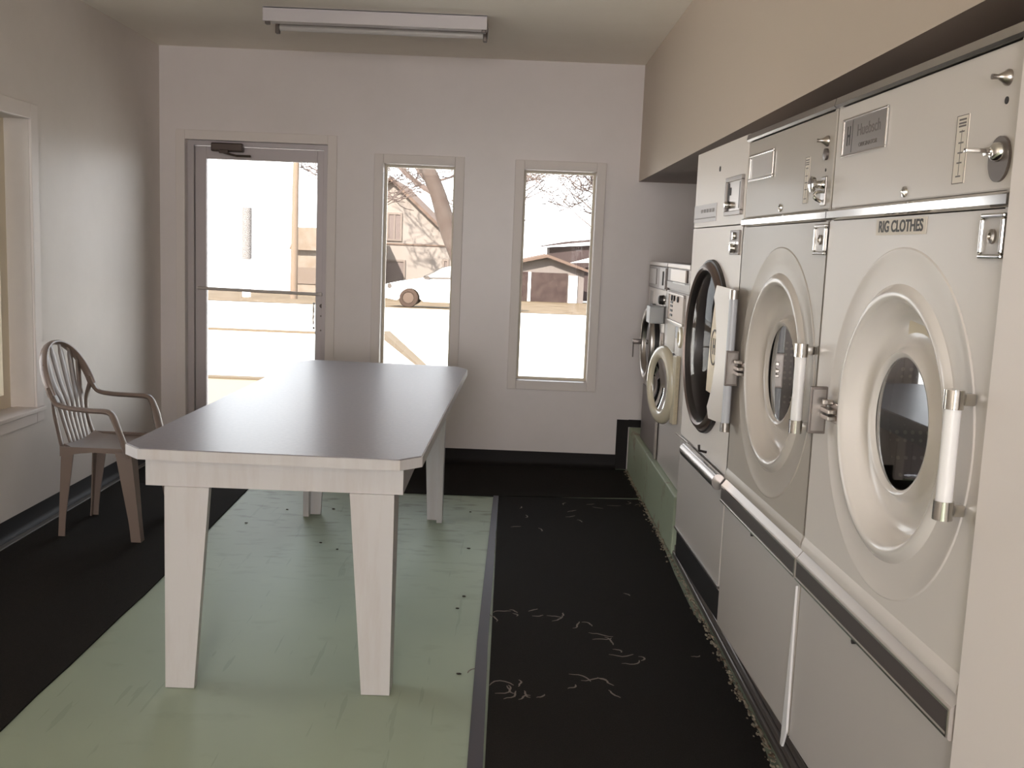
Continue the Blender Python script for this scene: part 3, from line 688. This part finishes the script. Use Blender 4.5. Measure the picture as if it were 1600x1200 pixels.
b = MB(); b.lathe([(.009, 0), (.009, .002), (0, .002)], (3.557 - Y3, zz(1.799)), 16); b.build('bolt_hole', 'ink', cp)
b = MB(); b.box(3.218 - Y3, 3.335 - Y3, -.001, .006, zz(1.507), zz(1.585), .002); sw = b.build('switch_plate', 'steel_dark', fp3)
b = MB(); b.box(3.235 - Y3, 3.32 - Y3, .006, .012, zz(1.54), zz(1.548)); b.lathe([(.016, .006), (.014, .02), (0, .022)], (3.277 - Y3, zz(1.527)), 16); b.lathe([(.013, .006), (.012, .014), (0, .015)], (3.277 - Y3, zz(1.566)), 16); b.build('switch_knob', 'chrome', sw, True)
b = MB(); b.tube([(.004, .022, zz(.775)), (W3 - .20, .022, zz(.775))], [(.022, .026), (.022, .026)], 18); rl_ = b.build('round_rail', 'chrome_soft', d3, True)
b = MB(); b.tube([(W3 - .20, .012, zz(.80)), (W3 + .03, .012, zz(.795))], .003, 6); b.build('thin_rod', 'chrome', d3, True)
b = MB(); b.tube([(.27, .004, zz(.82)), (.27, .03, zz(.825)), (.27, .032, zz(.845))], .005, 6); b.build('latch_pin', 'ink', d3)

# ------------------------------------------------------------ washers
XW = .89
def washer(Y0, W, label, near):
    t = thing('washing_machine', label, 'washer', (XW, Y0, Z0), PI / 2, 'washers on the green plinth')
    zt = 1.45
    b = MB(); b.box(0, W, -.74, -.012, .0, zz(1.425), .004); b.build('cabinet', 'enamel_grey', t)
    b = MB(); b.box(-.003, W + .003, -.745, .004, zz(1.426), zz(1.452), .006); b.build('lid_trim', 'steel', t)
    cz = zz(.955 if not near else .865)
    if near:
        b = MB(); b.box(0, W, -.012, 0, .004, zz(1.300), .003); b.build('front_panel', 'enamel', t)
    else:
        c = (6.225 - Y0, zz(.948))
        b = MB(); b.holed(0, W, .004, zz(1.29), c, .205, 0, 64); b.build('front_panel', 'steel', t)
    if near:
        b = MB(); b.box(.0, W, -.012, .002, zz(1.312), zz(1.352), .003); b.build('upper_fascia', 'enamel_grey', t)
        b = MB(); b.box(.0, W, -.012, .0, zz(1.354), zz(1.425)); cs = b.build('control_strip', 'steel_dark', t)
        b = MB(); b.box(.08, .56, .001, .012, zz(1.358), zz(1.422), .003); b.build('display_plate', 'steel', cs)
        b = MB(); b.box(.13, .53, -.002, .004, zz(1.345), zz(1.353), .001); b.build('white_handle_strip', 'enamel_w', cs)
        # pink instruction panel
        b = MB(); frame4(b, .10, .60, zz(1.135), zz(1.295), .012, -.001, .012, .003); pf = b.build('coin_panel', 'steel', t)
        b = MB(); b.box(.11, .59, -.001, .005, zz(1.145), zz(1.285)); b.build('panel_sheet', mat('pink_beige_sheet', rgb(202, 178, 160), .4), pf)
        for q in (.50, .42, .30): MB().lathe([(.016, .005), (.015, .012), (0, .013)], (q, zz(1.265)), 16).build('button', 'ink', pf, True)
        for z in (1.235, 1.215, 1.19, 1.165): MB().box(.47, .54, .005, .008, zz(z), zz(z + .012)).build('indicator', 'ink', pf)
        b = MB(); b.lathe([(.055, 0), (.052, .012), (.030, .014), (.026, .006), (0, .006)], (.17, zz(1.075)), 32); b.build('lock_ring', 'cream', t, True)
        b = MB(); b.box(.36, .62, .0005, .002, zz(.98), zz(1.12)); b.build('instruction_label', 'label', t)
        b = MB(); b.box(.24, .34, .0005, .003, zz(1.06), zz(1.12)); b.build('blue_label', mat('grey_blue_label', rgb(150, 152, 160), .4), t)
        # porthole door, a little ajar
        dc = (.0, .0)
        dt = bpy.data.objects.new('porthole_door', None)
        c = (0, 0)
        b = MB(); b.lathe([(.134, -.004), (.134, .03), (.140, .048), (.155, .056), (.178, .052), (.196, .034), (.202, .004), (.190, -.012), (.14, -.012)], c, 64, True)
        dd = b.build('porthole_door', 'cream', t, True, 60)
        hx_, th = .300, math.radians(-14)
        b = MB(); b.box(-.215, -.165, -.012, .03, -.17, .17, .006)
        for k in range(11): b.box(-.219, -.214, .0, .012, -.15 + .028 * k, -.138 + .028 * k)
        b.build('door_hinge', 'cream', dd)
        b = MB(); b.lathe([(.1335, .02), (.11, .005), (.06, -.02), (0, -.03)], c, 48); b.build('door_glass', 'glass_washer', dd, True)
        b = MB(); b.box(.165, .215, .0, .03, -.02, .03, .004); b.build('door_latch', 'steel_dark', dd)
        # hinge line at u=.26 ; rotate outwards
        dd.rotation_euler = (0, 0, math.radians(11)); dd.location = (.135 + .2 * math.cos(math.radians(11)), .014 + .2 * math.sin(math.radians(11)), zz(.805)); dd.scale = (1.04, .6, 1.05)
        b = MB(); b.lathe([(.17, .0005), (.165, .012), (.15, .012)], (.36, zz(.805)), 48); b.build('tub_ring', 'steel_dark', t, True)
        b = MB(); b.lathe([(.15, .006), (0, .006)], (.36, zz(.805)), 48); b.build('tub_opening', 'inner_dark', t)
    else:
        b = MB(); b.box(0, W, -.012, .004, zz(1.292), zz(1.425), .003); cs = b.build('control_strip', 'steel_dark', t)
        MB().box(.02, .24, .004, .010, zz(1.30), zz(1.42), .002).build('control_plate', 'plate_grey', cs)
        MB().box(.40, .70, .004, .008, zz(1.315), zz(1.41), .002).build('instruction_plate', 'plate_grey', cs)
        b = MB(); b.box(.08, .10, .010, .016, zz(1.32), zz(1.40)); b.build('coin_slot', 'ink', cs)
        b = MB(); b.lathe([(.235, .0005), (.235, .018), (.226, .040), (.212, .052), (.196, .050), (.186, .036), (.176, .0), (.172, -.07)], c, 64); rm = b.build('door_rim', 'steel', t, True, 50)
        b = MB(); b.lathe([(.248, .0005), (.248, .022), (.234, .024)], c, 64); b.build('rim_gasket', 'gasket', rm, True)
        b = MB(); b.lathe([(.21, -.07), (.21, -.6), (0, -.6)], c, 48); b.build('drum', 'inner_dark', t)
        b = MB(); b.lathe([(.182, .02), (.10, .034), (0, .038)], c, 48); b.build('door_glass', glass_mat('far_door_glass', (.35, .33, .33, 1), .03, 1.5), rm, True)
        b = MB(); b.box(c[0] + .19, c[0] + .225, .03, .100, zz(.925), zz(.955), .004); b.tube([(c[0] + .208, .094, zz(.93)), (c[0] + .208, .094, zz(.84))], .004, 8); b.build('door_latch', 'steel_dark', rm, True)
        b = MB(); b.lathe([(.028, 0), (.026, .025), (.018, .03), (0, .03)], (.10, zz(1.235)), 20); b.build('dial', 'ink', t, True)
        b = MB(); b.lathe([(.030, 0), (.030, .004), (0, .004)], (.10, zz(1.235)), 20); b.build('dial_ring', 'chrome', t, True)
        b = MB(); b.box(.54, .66, .0005, .002, zz(1.15), zz(1.27)); b.build('instruction_label', 'plate_grey', t)
        b = MB(); b.box(0.002, W - .002, .0005, .003, .004, zz(.66), .001); b.build('lower_panel', 'steel_dark', t)
        # soap box lid standing out at the near end
        b = MB(); b.box(.03, .17, .0, .085, zz(1.10), zz(1.20), .006); b.build('soap_box', mat('soap_box_grey', rgb(172, 172, 172), .35), t)
        b = MB(); b.box(.005, .03, .003, .018, .01, zz(1.05), .002); b.build('corner_post', 'steel', t)
    b = MB(); b.box(W * .35, W * .62, -.5, -.3, zz(1.4525), zz(1.475), .004); 
    if near: b.build('vent_cap', 'ink', t)
    else: b.bm.free()
    return t
washer(5.045, .735, 'nearer of the two washers, white with a cream porthole door swung slightly open', True)
washer(5.792, .745, 'far steel fronted washer beside the back wall, with a dark round opening', False)

# ------------------------------------------------------------ outside
SUN, SKY = 23.0, 5.4
LO = 6.7        # approximate radiance of a white surface outdoors facing the camera
def out_mat(name, r, g, b_, rough=.9, gain=1.0, noise=None):
    c = rgb(r, g, b_, gain / LO)
    if noise: noise = (noise[0], rgb(*noise[1], gain / LO), noise[2], noise[3], (1, 1, 1))
    return mat(name, c, rough, spec=.1, noise=noise)
M['o_white'] = mat('sunlit_white', rgb(235, 232, 228), .6)
M['o_ground'] = mat('sunlit_gravel_road', rgb(205, 200, 192), .9, noise=(.35, rgb(192, 186, 176), .4, .7, (1, 1, 1)))
M['o_grass'] = out_mat('dry_brown_grass', 218, 188, 150, noise=(1.2, (170, 138, 100), .42, .62))
M['o_kerb'] = out_mat('kerb_concrete', 205, 180, 150)
M['o_lawn'] = out_mat('yellow_lawn', 255, 238, 200, gain=1.15)
M['o_bark'] = out_mat('grey_bark', 178, 150, 136, gain=.62, noise=(3, (206, 182, 168), .4, .7))
M['o_twig'] = out_mat('twig_bark', 214, 186, 174, gain=.8)
M['o_stucco'] = out_mat('pink_beige_stucco', 248, 228, 212, gain=1.15, noise=(1.5, (250, 232, 218), .4, .7))
M['o_roof'] = out_mat('brown_roof_edge', 206, 172, 152)
M['o_glass'] = out_mat('dull_window_glass', 214, 190, 180, .3)
M['o_frame'] = out_mat('window_trim', 232, 208, 192)
M['o_door'] = out_mat('weathered_brown_boards', 116, 92, 88, noise=(2.5, (148, 122, 114), .4, .65))
M['o_shingle'] = out_mat('dark_shingles', 138, 116, 112)
M['o_garage'] = out_mat('pale_siding', 226, 208, 198)
M['o_tire'] = out_mat('tyre_rubber', 132, 106, 92)
M['o_hub'] = out_mat('hub_cap', 178, 150, 132)
M['o_carglass'] = out_mat('car_glass', 172, 158, 148, .2)
M['o_pole'] = out_mat('utility_pole_wood', 240, 206, 176)
M['o_conc'] = out_mat('grey_post', 238, 226, 218)
M['o_shed'] = out_mat('tan_shed', 244, 222, 198, gain=1.1, noise=(1.4, (226, 196, 168), .4, .6))

prof = [(7.09, -.13), (10, -.15), (34, -.63), (58, -1.5), (130, -3.6)]
def gz(y):
    for (a, za), (b_, zb) in zip(prof, prof[1:]):
        if y <= b_: return za + (zb - za) * (y - a) / (b_ - a)
    return prof[-1][1]
def gstrip(b, x0, x1, y0, y1, lift=0.0, n=6):
    ys = sorted({y0, y1} | {p[0] for p in prof if y0 < p[0] < y1})
    for a, c in zip(ys, ys[1:]):
        b.quad((x0, a, gz(a) + lift), (x1, a, gz(a) + lift), (x1, c, gz(c) + lift), (x0, c, gz(c) + lift))
b = MB(); gstrip(b, -70, 60, 7.09, 130); struct(b.build('ground', 'o_ground'))
b = MB(); b.quad((-60, -20, -.13), (XL - .17, -20, -.13), (XL - .17, 7.09, -.13), (-60, 7.09, -.13)); struct(b.build('ground_side', 'o_ground'))
b = MB(); gstrip(b, -70, 60, 33.4, 60, .012); tag(b.build('dry_grass_verge', 'o_grass'), 'strip of dry brown grass across the street', 'grass')['kind'] = 'stuff'
b = MB(); b.box(-30, -3.2, 20.0, 20.15, gz(20) - .1, gz(20) + .04); tag(b.build('street_kerb', 'o_kerb'), 'low concrete kerb line on the far side of the street seen through the door', 'kerb')
b = MB(); b.box(-9.0, -2.45, 11.9, 12.06, gz(12) - .1, gz(12) + .035); tag(b.build('pavement_kerb', 'o_kerb'), 'low kerb nearest the front door, edging the yellow lawn', 'kerb')
b = MB(); gstrip(b, -12, -1.6, 7.4, 11.9, .008); tag(b.build('front_lawn', 'o_lawn'), 'yellowed lawn just outside the front door', 'grass')['kind'] = 'stuff'
b = MB(); b.prism([(-2.47, 19.6), (-2.33, 19.7), (-1.0, 13.6), (-1.10, 13.5)], 'z', gz(19) , gz(14) + .03); tag(b.build('road_seam', 'o_kerb'), 'slanting dark seam across the pale street outside the left window', 'seam')

def wallbox(b, x0, x1, y0, y1, z0, z1): b.box(x0, x1, y0, y1, z0, z1)
# gabled house
hy = 55.0; hz = gz(hy) - .2
hs = thing('gabled_house', 'pale stucco house with a steep gable behind the parked car', 'house', (-6.6, hy, gz(hy)))
def hl(x, z): return (x + 6.6, z - gz(hy))
b = MB(); pts = [hl(-10.1, hz), hl(-3.25, hz), hl(-3.25, 1.75), hl(-6.65, 4.75), hl(-10.1, 1.75)]
b.prism(pts, 'y', 0, 9); hw = b.build('house_wall', 'o_stucco', hs)
b = MB()
for s, xa in ((1, -3.0), (-1, -10.35)):
    p0, p1 = hl(-6.65, 4.80), hl(xa, 1.52); p2, p3 = hl(xa, 1.72), hl(-6.65, 5.02)
    b.prism([p0, p1, p2, p3], 'y', -.35, 9.2)
b.build('roof', 'o_roof', hs)
for (xa, xb, za, zb) in ((-6.80, -5.98, 1.62, 3.12), (-7.1, -5.75, -.60, .62), (-3.75, -3.40, -.2, .75)):
    b = MB(); x_, z_ = hl(xa, za); x2, z2 = hl(xb, zb); frame4(b, x_, x2, z_, z2, .1, -.08, .0, 0); b.box((x_ + x2) / 2 - .04 if zb > 1 else x_, (x_ + x2) / 2 + .04 if zb > 1 else x_ + .1, -.07, 0, z_ + .1, z2 - .1); wf = b.build('window_trim', 'o_frame', hw)
    b = MB(); b.box(x_ + .1, x2 - .1, -.04, -.01, z_ + .1, z2 - .1); b.build('window_pane', 'o_glass', wf)
b = MB(); q = hl(-10.1, 1.42); q2 = hl(-3.3, 1.5); b.box(q[0], q2[0], -.05, -.005, q[1], q2[1]); b.build('band_board', 'o_roof', hs)
# garage
gy = 58.0; gg = gz(gy)
gs = thing('garage', 'low pale garage with wide weathered brown doors across the street', 'garage', (2.0, gy, gg))
def gl(x, z): return (x - 2.0, z - gg)
b = MB(); pts = [gl(-.4, gg - .2), gl(4.15, gg - .2), gl(4.15, .30), gl(2.0, 1.02), gl(-.4, .45)]
b.prism(pts, 'y', 0, 6); gw = b.build('garage_wall', 'o_garage', gs)
b = MB(); b.prism([gl(-.7, .40), gl(2.0, 1.05), gl(4.45, .26), gl(4.45, .40), gl(2.0, 1.22), gl(-.7, .55)], 'y', -.5, 6.2); b.build('roof', 'o_roof', gs)
b = MB(); q = gl(.20, gg); q2 = gl(3.20, .18); b.box(q[0], q2[0], -.08, -.005, 0.02, q2[1]); gd = b.build('garage_door', 'o_door', gs)
b = MB(); q = gl(1.02, gg); b.box(q[0] - .06, q[0] + .10, -.14, -.085, .02, q2[1]); b.build('door_post', 'o_white', gd)
b = MB(); q = gl(3.28, gg); b.box(q[0], q[0] + .5, -.12, -.005, .02, 1.55); b.build('corner_board', 'o_white', gs)
# shed roof building behind
bs = thing('long_building', 'dark roofed building rising behind the garage', 'building', (4.5, 66.0, gz(66)))
zb = gz(66)
b = MB(); b.prism([(-2.1, -.2), (6, -.2), (6, 3.2 - zb - .9), (-2.1, 2.55 - zb - .9)], 'y', 0, 5); b.build('building_wall', 'o_shingle', bs)
b = MB(); b.prism([(-2.6, 1.66 - zb), (-1.0, 1.9 - zb), (6, 2.75 - zb), (6, 2.9 - zb), (-1.0, 2.05 - zb), (-2.6, 1.72 - zb)], 'y', -.5, 5); b.build('roof', 'o_shingle', bs)
b = MB(); b.prism([(-.75, .70 - zb), (1.8, 1.45 - zb), (1.8, .85 - zb)], 'y', -.9, -.55); b.build('white_gable_board', 'o_white', bs)
# tan shed seen through the door
ts = thing('tan_shed', 'tan shed right of the wooden utility pole, seen through the door', 'shed', (-9.4, 50.0, gz(50)))
zb = gz(50)
b = MB(); b.box(-1.3, 2.6, 0, 4, -.2, 2.25); b.build('shed_wall', 'o_shed', ts)
b = MB(); b.prism([(-1.5, 2.2), (2.8, 2.2), (2.4, 3.3), (-1.1, 3.3)], 'y', -.3, 4.2); b.build('roof', 'o_shed', ts)
b = MB(); b.box(-1.2, 2.5, -.05, -.005, .55, 1.35); b.build('dark_band', out_mat('shed_band', 218, 190, 168, gain=1.0), ts)
# poles
up = thing('utility_pole', 'tall brown wooden utility pole seen through the door glass', 'pole', (-8.56, 40.0, gz(40)))
b = MB(); b.tube([(0, 0, -.3), (.02, 0, 4), (.10, 0, 9)], [.15, .125, .10], 10); b.build('pole_shaft', 'o_pole', up, True)
b = MB(); b.box(-1.1, 1.3, -.06, .06, 8.0, 8.12); b.build('crossarm', 'o_pole', up)
gp = thing('grey_post', 'short thick grey post left of the utility pole', 'post', (-10.42, 40.0, gz(40)))
b = MB(); b.tube([(0, 0, -.3), (0, 0, 1.5)], .17, 12); b.build('post_base', 'o_white', gp, True)
b = MB(); b.tube([(0, 0, 1.5), (0, 0, 3.5)], .19, 12); b.build('post_wrap', 'o_conc', gp, True)

# car
cz = gz(34)
car = thing('parked_car', 'white sedan parked across the street in front of the house', 'car', (-2.05, 34.9, cz))
SC = 1.0
prof_low = [(-2.28, .42), (-2.30, .62), (-2.20, .74), (-1.75, .84), (-1.20, .93), (-.95, .97), (1.35, 1.00), (2.05, 1.02), (2.22, .95), (2.26, .6), (2.2, .36), (1.9, .24)]
arch = []
def wheel_arch(cx, r=.37): return [(cx + r * math.cos(a), .30 + r * math.sin(a)) for a in [PI * k / 10 for k in range(11)]]
pts = prof_low + [(1.75, .22)] + wheel_arch(1.36)[0:11] + [(.9, .22), (-.9, .22)] + wheel_arch(-1.38) + [(-1.85, .24), (-2.2, .3)]
pts = [(x, max(z, .2)) for x, z in pts]
def loft(b, prof2, ys):
    rings = []
    for (y, s, zs) in ys: rings.append([b.bm.verts.new((x * s, y, z if z < .5 else .5 + (z - .5) * zs)) for x, z in prof2])
    n_ = len(prof2)
    for i in range(len(rings) - 1):
        for k in range(n_): b.bm.faces.new((rings[i][k], rings[i][(k + 1) % n_], rings[i + 1][(k + 1) % n_], rings[i + 1][k]))
    b.bm.faces.new(rings[0]); b.bm.faces.new(rings[-1][::-1])
b = MB(); loft(b, pts, [(-.88, .96, .93), (-.84, .99, .98), (-.6, 1, 1.02), (.6, 1, 1.02), (.84, .99, .98), (.88, .96, .93)]); cbod = b.build('car_body', 'o_white', car, True, 35)
gh = [(-1.02, .94), (-.30, 1.36), (.05, 1.43), (.75, 1.42), (1.20, 1.30), (1.75, 1.01)]
b = MB(); loft(b, gh, [(-.80, .97, .97), (-.64, .93, 1.0), (.64, .93, 1.0), (.80, .97, .97)]); b.build('cabin', 'o_white', car, True, 35)
for s in (-1, 1):
    b = MB(); b.poly([(-.80, s * .765, .985), (.25, s * .765, 1.0), (.25, s * .71, 1.35), (-.20, s * .71, 1.33)]); b.poly([(.33, s * .765, 1.0), (1.38, s * .765, 1.02), (1.02, s * .71, 1.29), (.33, s * .71, 1.35)])
    bmesh.ops.translate(b.bm, verts=b.bm.verts[:], vec=(0, s * .045, 0)); b.build('side_window', 'o_carglass', car)
b = MB(); b.poly([(-.99, -.72, .975), (-.99, .72, .975), (-.30, .60, 1.365), (-.30, -.60, 1.365)]); bmesh.ops.translate(b.bm, verts=b.bm.verts[:], vec=(-.02, 0, .02)); b.build('windscreen', 'o_carglass', car)
for cx in (-1.38, 1.36):
    for s in (-1, 1):
        b = MB(); b.lathe([(.0, s * .86), (.19, s * .86), (.21, s * .885), (.30, s * .885), (.325, s * .86), (.325, s * .68), (0, s * .68)], (cx, .325), 28); w = b.build('wheel', 'o_tire', car, True, 40)
        b = MB(); b.lathe([(.185, s * .862), (.17, s * .880), (.05, s * .872), (0, s * .885)], (cx, .325), 24); b.build('hub_cap', 'o_hub', w, True)
for s in (-1, 1):
    b = MB(); b.lathe([(.10, 0), (.08, s * .02), (0, s * .025)], (0, 0), 16); h = b.build('headlight', 'o_carglass', car, True); h.location = (-2.02, s * .86, .70); 
    b = MB(); b.box(-.85, -.68, s * .86 - .05, s * .98 - .05, .97, 1.08, .02); b.build('side_mirror', 'o_carglass', car)

# trees
def tree(name, label, base, h, trunk_pts, seed, spread, m1='o_bark', depth=4, r0=.18, density=1.0, tmin=.017):
    rnd = random.Random(seed)
    t = thing(name, label, 'tree', base, 0, 'bare trees outside')
    b = MB(); tp = spline(trunk_pts, 5); n_ = len(tp)
    b.tube(tp, [r0 * (1 - .6 * i / n_) for i in range(n_)], 9); b.build('trunk', m1, t, True)
    tw = MB()
    def grow(p, d, L, r, k):
        pts = [p]; dd = d.copy(); q = p.copy(); m_ = 5
        for i in range(m_):
            dd = (dd + Vector((rnd.uniform(-.28, .28), rnd.uniform(-.28, .28), rnd.uniform(-.12, .2)))).normalized(); q = q + dd * L / m_; pts.append(q.copy())
        tw.tube(pts, [max(r * (1 - .65 * i / m_), tmin) for i in range(m_ + 1)], 4 if k > 1 else 6)
        if k >= depth: return
        for i in range(int(rnd.choice((3, 4, 4, 5)) * density)):
            j = rnd.randint(1, m_); a = rnd.uniform(0, 2 * PI)
            side = Vector((math.cos(a), math.sin(a) * .8, rnd.uniform(-.5, .7)))
            grow(pts[j], (dd * .55 + side * .8).normalized(), L * rnd.uniform(.5, .72), max(r * .5 * (1 - .1 * j), .008), k + 1)
    for i in range(spread):
        j = int(n_ * rnd.uniform(.45, .98)); a = rnd.uniform(0, 2 * PI)
        grow(Vector(tp[j]), Vector((math.cos(a), math.sin(a) * .7, rnd.uniform(.2, .9))).normalized(), h * rnd.uniform(.28, .42), r0 * .26, 1)
    o = tw.build('branches', 'o_twig', t)
    return t
gzt = gz(22)
tree('bare_tree', 'big bare tree with a thick leaning grey trunk outside the left window', (-1.08, 22.0, gzt), 6.5,
     [(.25, 0, -.2), (.10, 0, 1.2), (-.30, 0, 2.2), (-.62, 0, 3.1), (-1.10, .2, 4.2), (-1.6, .4, 6.0)], 5, 12, depth=4, r0=.26, tmin=.006)
tree('bare_tree', 'tall bare tree with fine twigs behind the garage, left in the right window', (.3, 76.0, gz(76)), 13,
     [(0, 0, -.2), (.1, 0, 2), (.0, 0, 4), (.3, 0, 7), (.2, 0, 10)], 11, 20, 'o_twig', depth=4, r0=.16, density=1.1)
tree('bare_tree', 'bare tree reaching over the garage roof from the right', (5.3, 56.0, gz(56)), 9,
     [(0, 0, -.2), (-.1, 0, 2), (-.3, 0, 4), (-.9, 0, 6), (-1.4, 0, 8)], 23, 18, 'o_twig', depth=4, r0=.18, density=1.1)
tree('bare_tree', 'slender bare tree in front of the gabled house', (-6.6, 45.5, gz(45.5)), 8,
     [(0, 0, -.2), (.1, 0, 2), (.0, 0, 4), (.2, 0, 6), (.2, 0, 8)], 31, 9, 'o_twig', depth=4, r0=.12)

# ------------------------------------------------------------ light
w = bpy.data.worlds.new('sky'); scn.world = w; w.use_nodes = True
nt = w.node_tree; bg = nt.nodes['Background']
tc = nt.nodes.new('ShaderNodeTexCoord'); sp = nt.nodes.new('ShaderNodeSeparateXYZ'); rp = nt.nodes.new('ShaderNodeValToRGB')
rp.color_ramp.elements[0].position = 0.0; rp.color_ramp.elements[0].color = (.95, .97, 1.0, 1)
rp.color_ramp.elements[1].position = 0.6; rp.color_ramp.elements[1].color = (.80, .88, 1.0, 1)
nt.links.new(tc.outputs['Generated'], sp.inputs[0]); nt.links.new(sp.outputs['Z'], rp.inputs['Fac']); nt.links.new(rp.outputs[0], bg.inputs['Color'])
bg.inputs['Strength'].default_value = SKY
sd = bpy.data.lights.new('sun', 'SUN'); sd.energy = SUN; sd.angle = .01; sd.color = (1, .97, .93)
so = bpy.data.objects.new('sun', sd); C.objects.link(so); so.rotation_euler = (math.radians(50), 0, math.radians(-25))
def area(name, loc, rot, sx, sy, e, col=(1, 1, 1), portal=False):
    d = bpy.data.lights.new(name, 'AREA'); d.shape = 'RECTANGLE'; d.size = sx; d.size_y = sy; d.energy = e; d.color = col
    o = bpy.data.objects.new(name, d); C.objects.link(o); o.location = loc; o.rotation_euler = rot
    if portal: d.cycles.is_portal = True
    return o
for (a, c) in ((W1, 0), (W2, 0), ((DR[0], DR[1], 0, DR[2]), 0)):
    area('portal', ((a[0] + a[1]) / 2, YB + .155, (a[2] + a[3]) / 2), (-PI / 2, 0, 0), a[1] - a[0], a[3] - a[2], 1, portal=True)
area('portal', (XL - .155, (LW[0] + LW[1]) / 2, (LW[2] + LW[3]) / 2), (0, -PI / 2, 0), LW[3] - LW[2], LW[1] - LW[0], 1, portal=True)
# added fill lamp behind the camera, in front of the closed rear wall
area('rear_fill', (-.45, -4.2, 1.6), (math.radians(92), 0, 0), 1.15, 2.0, 190, (1, .975, .985))
# camera flash
fl = bpy.data.lights.new('flash', 'POINT'); fl.energy = 2.5; fl.shadow_soft_size = .018; fl.color = (1, .97, .95)
fo = bpy.data.objects.new('flash', fl); C.objects.link(fo); fo.location = (.03, .03, 1.56)

scn.view_settings.view_transform = 'Standard'; scn.view_settings.look = 'None'; scn.view_settings.exposure = 0.0
scn.cycles.use_denoising = True
scn.cycles.max_bounces = 10; scn.cycles.diffuse_bounces = 6; scn.cycles.glossy_bounces = 5; scn.cycles.transparent_max_bounces = 12
scn.cycles.sample_clamp_indirect = 6
scn.cycles.caustics_reflective = False
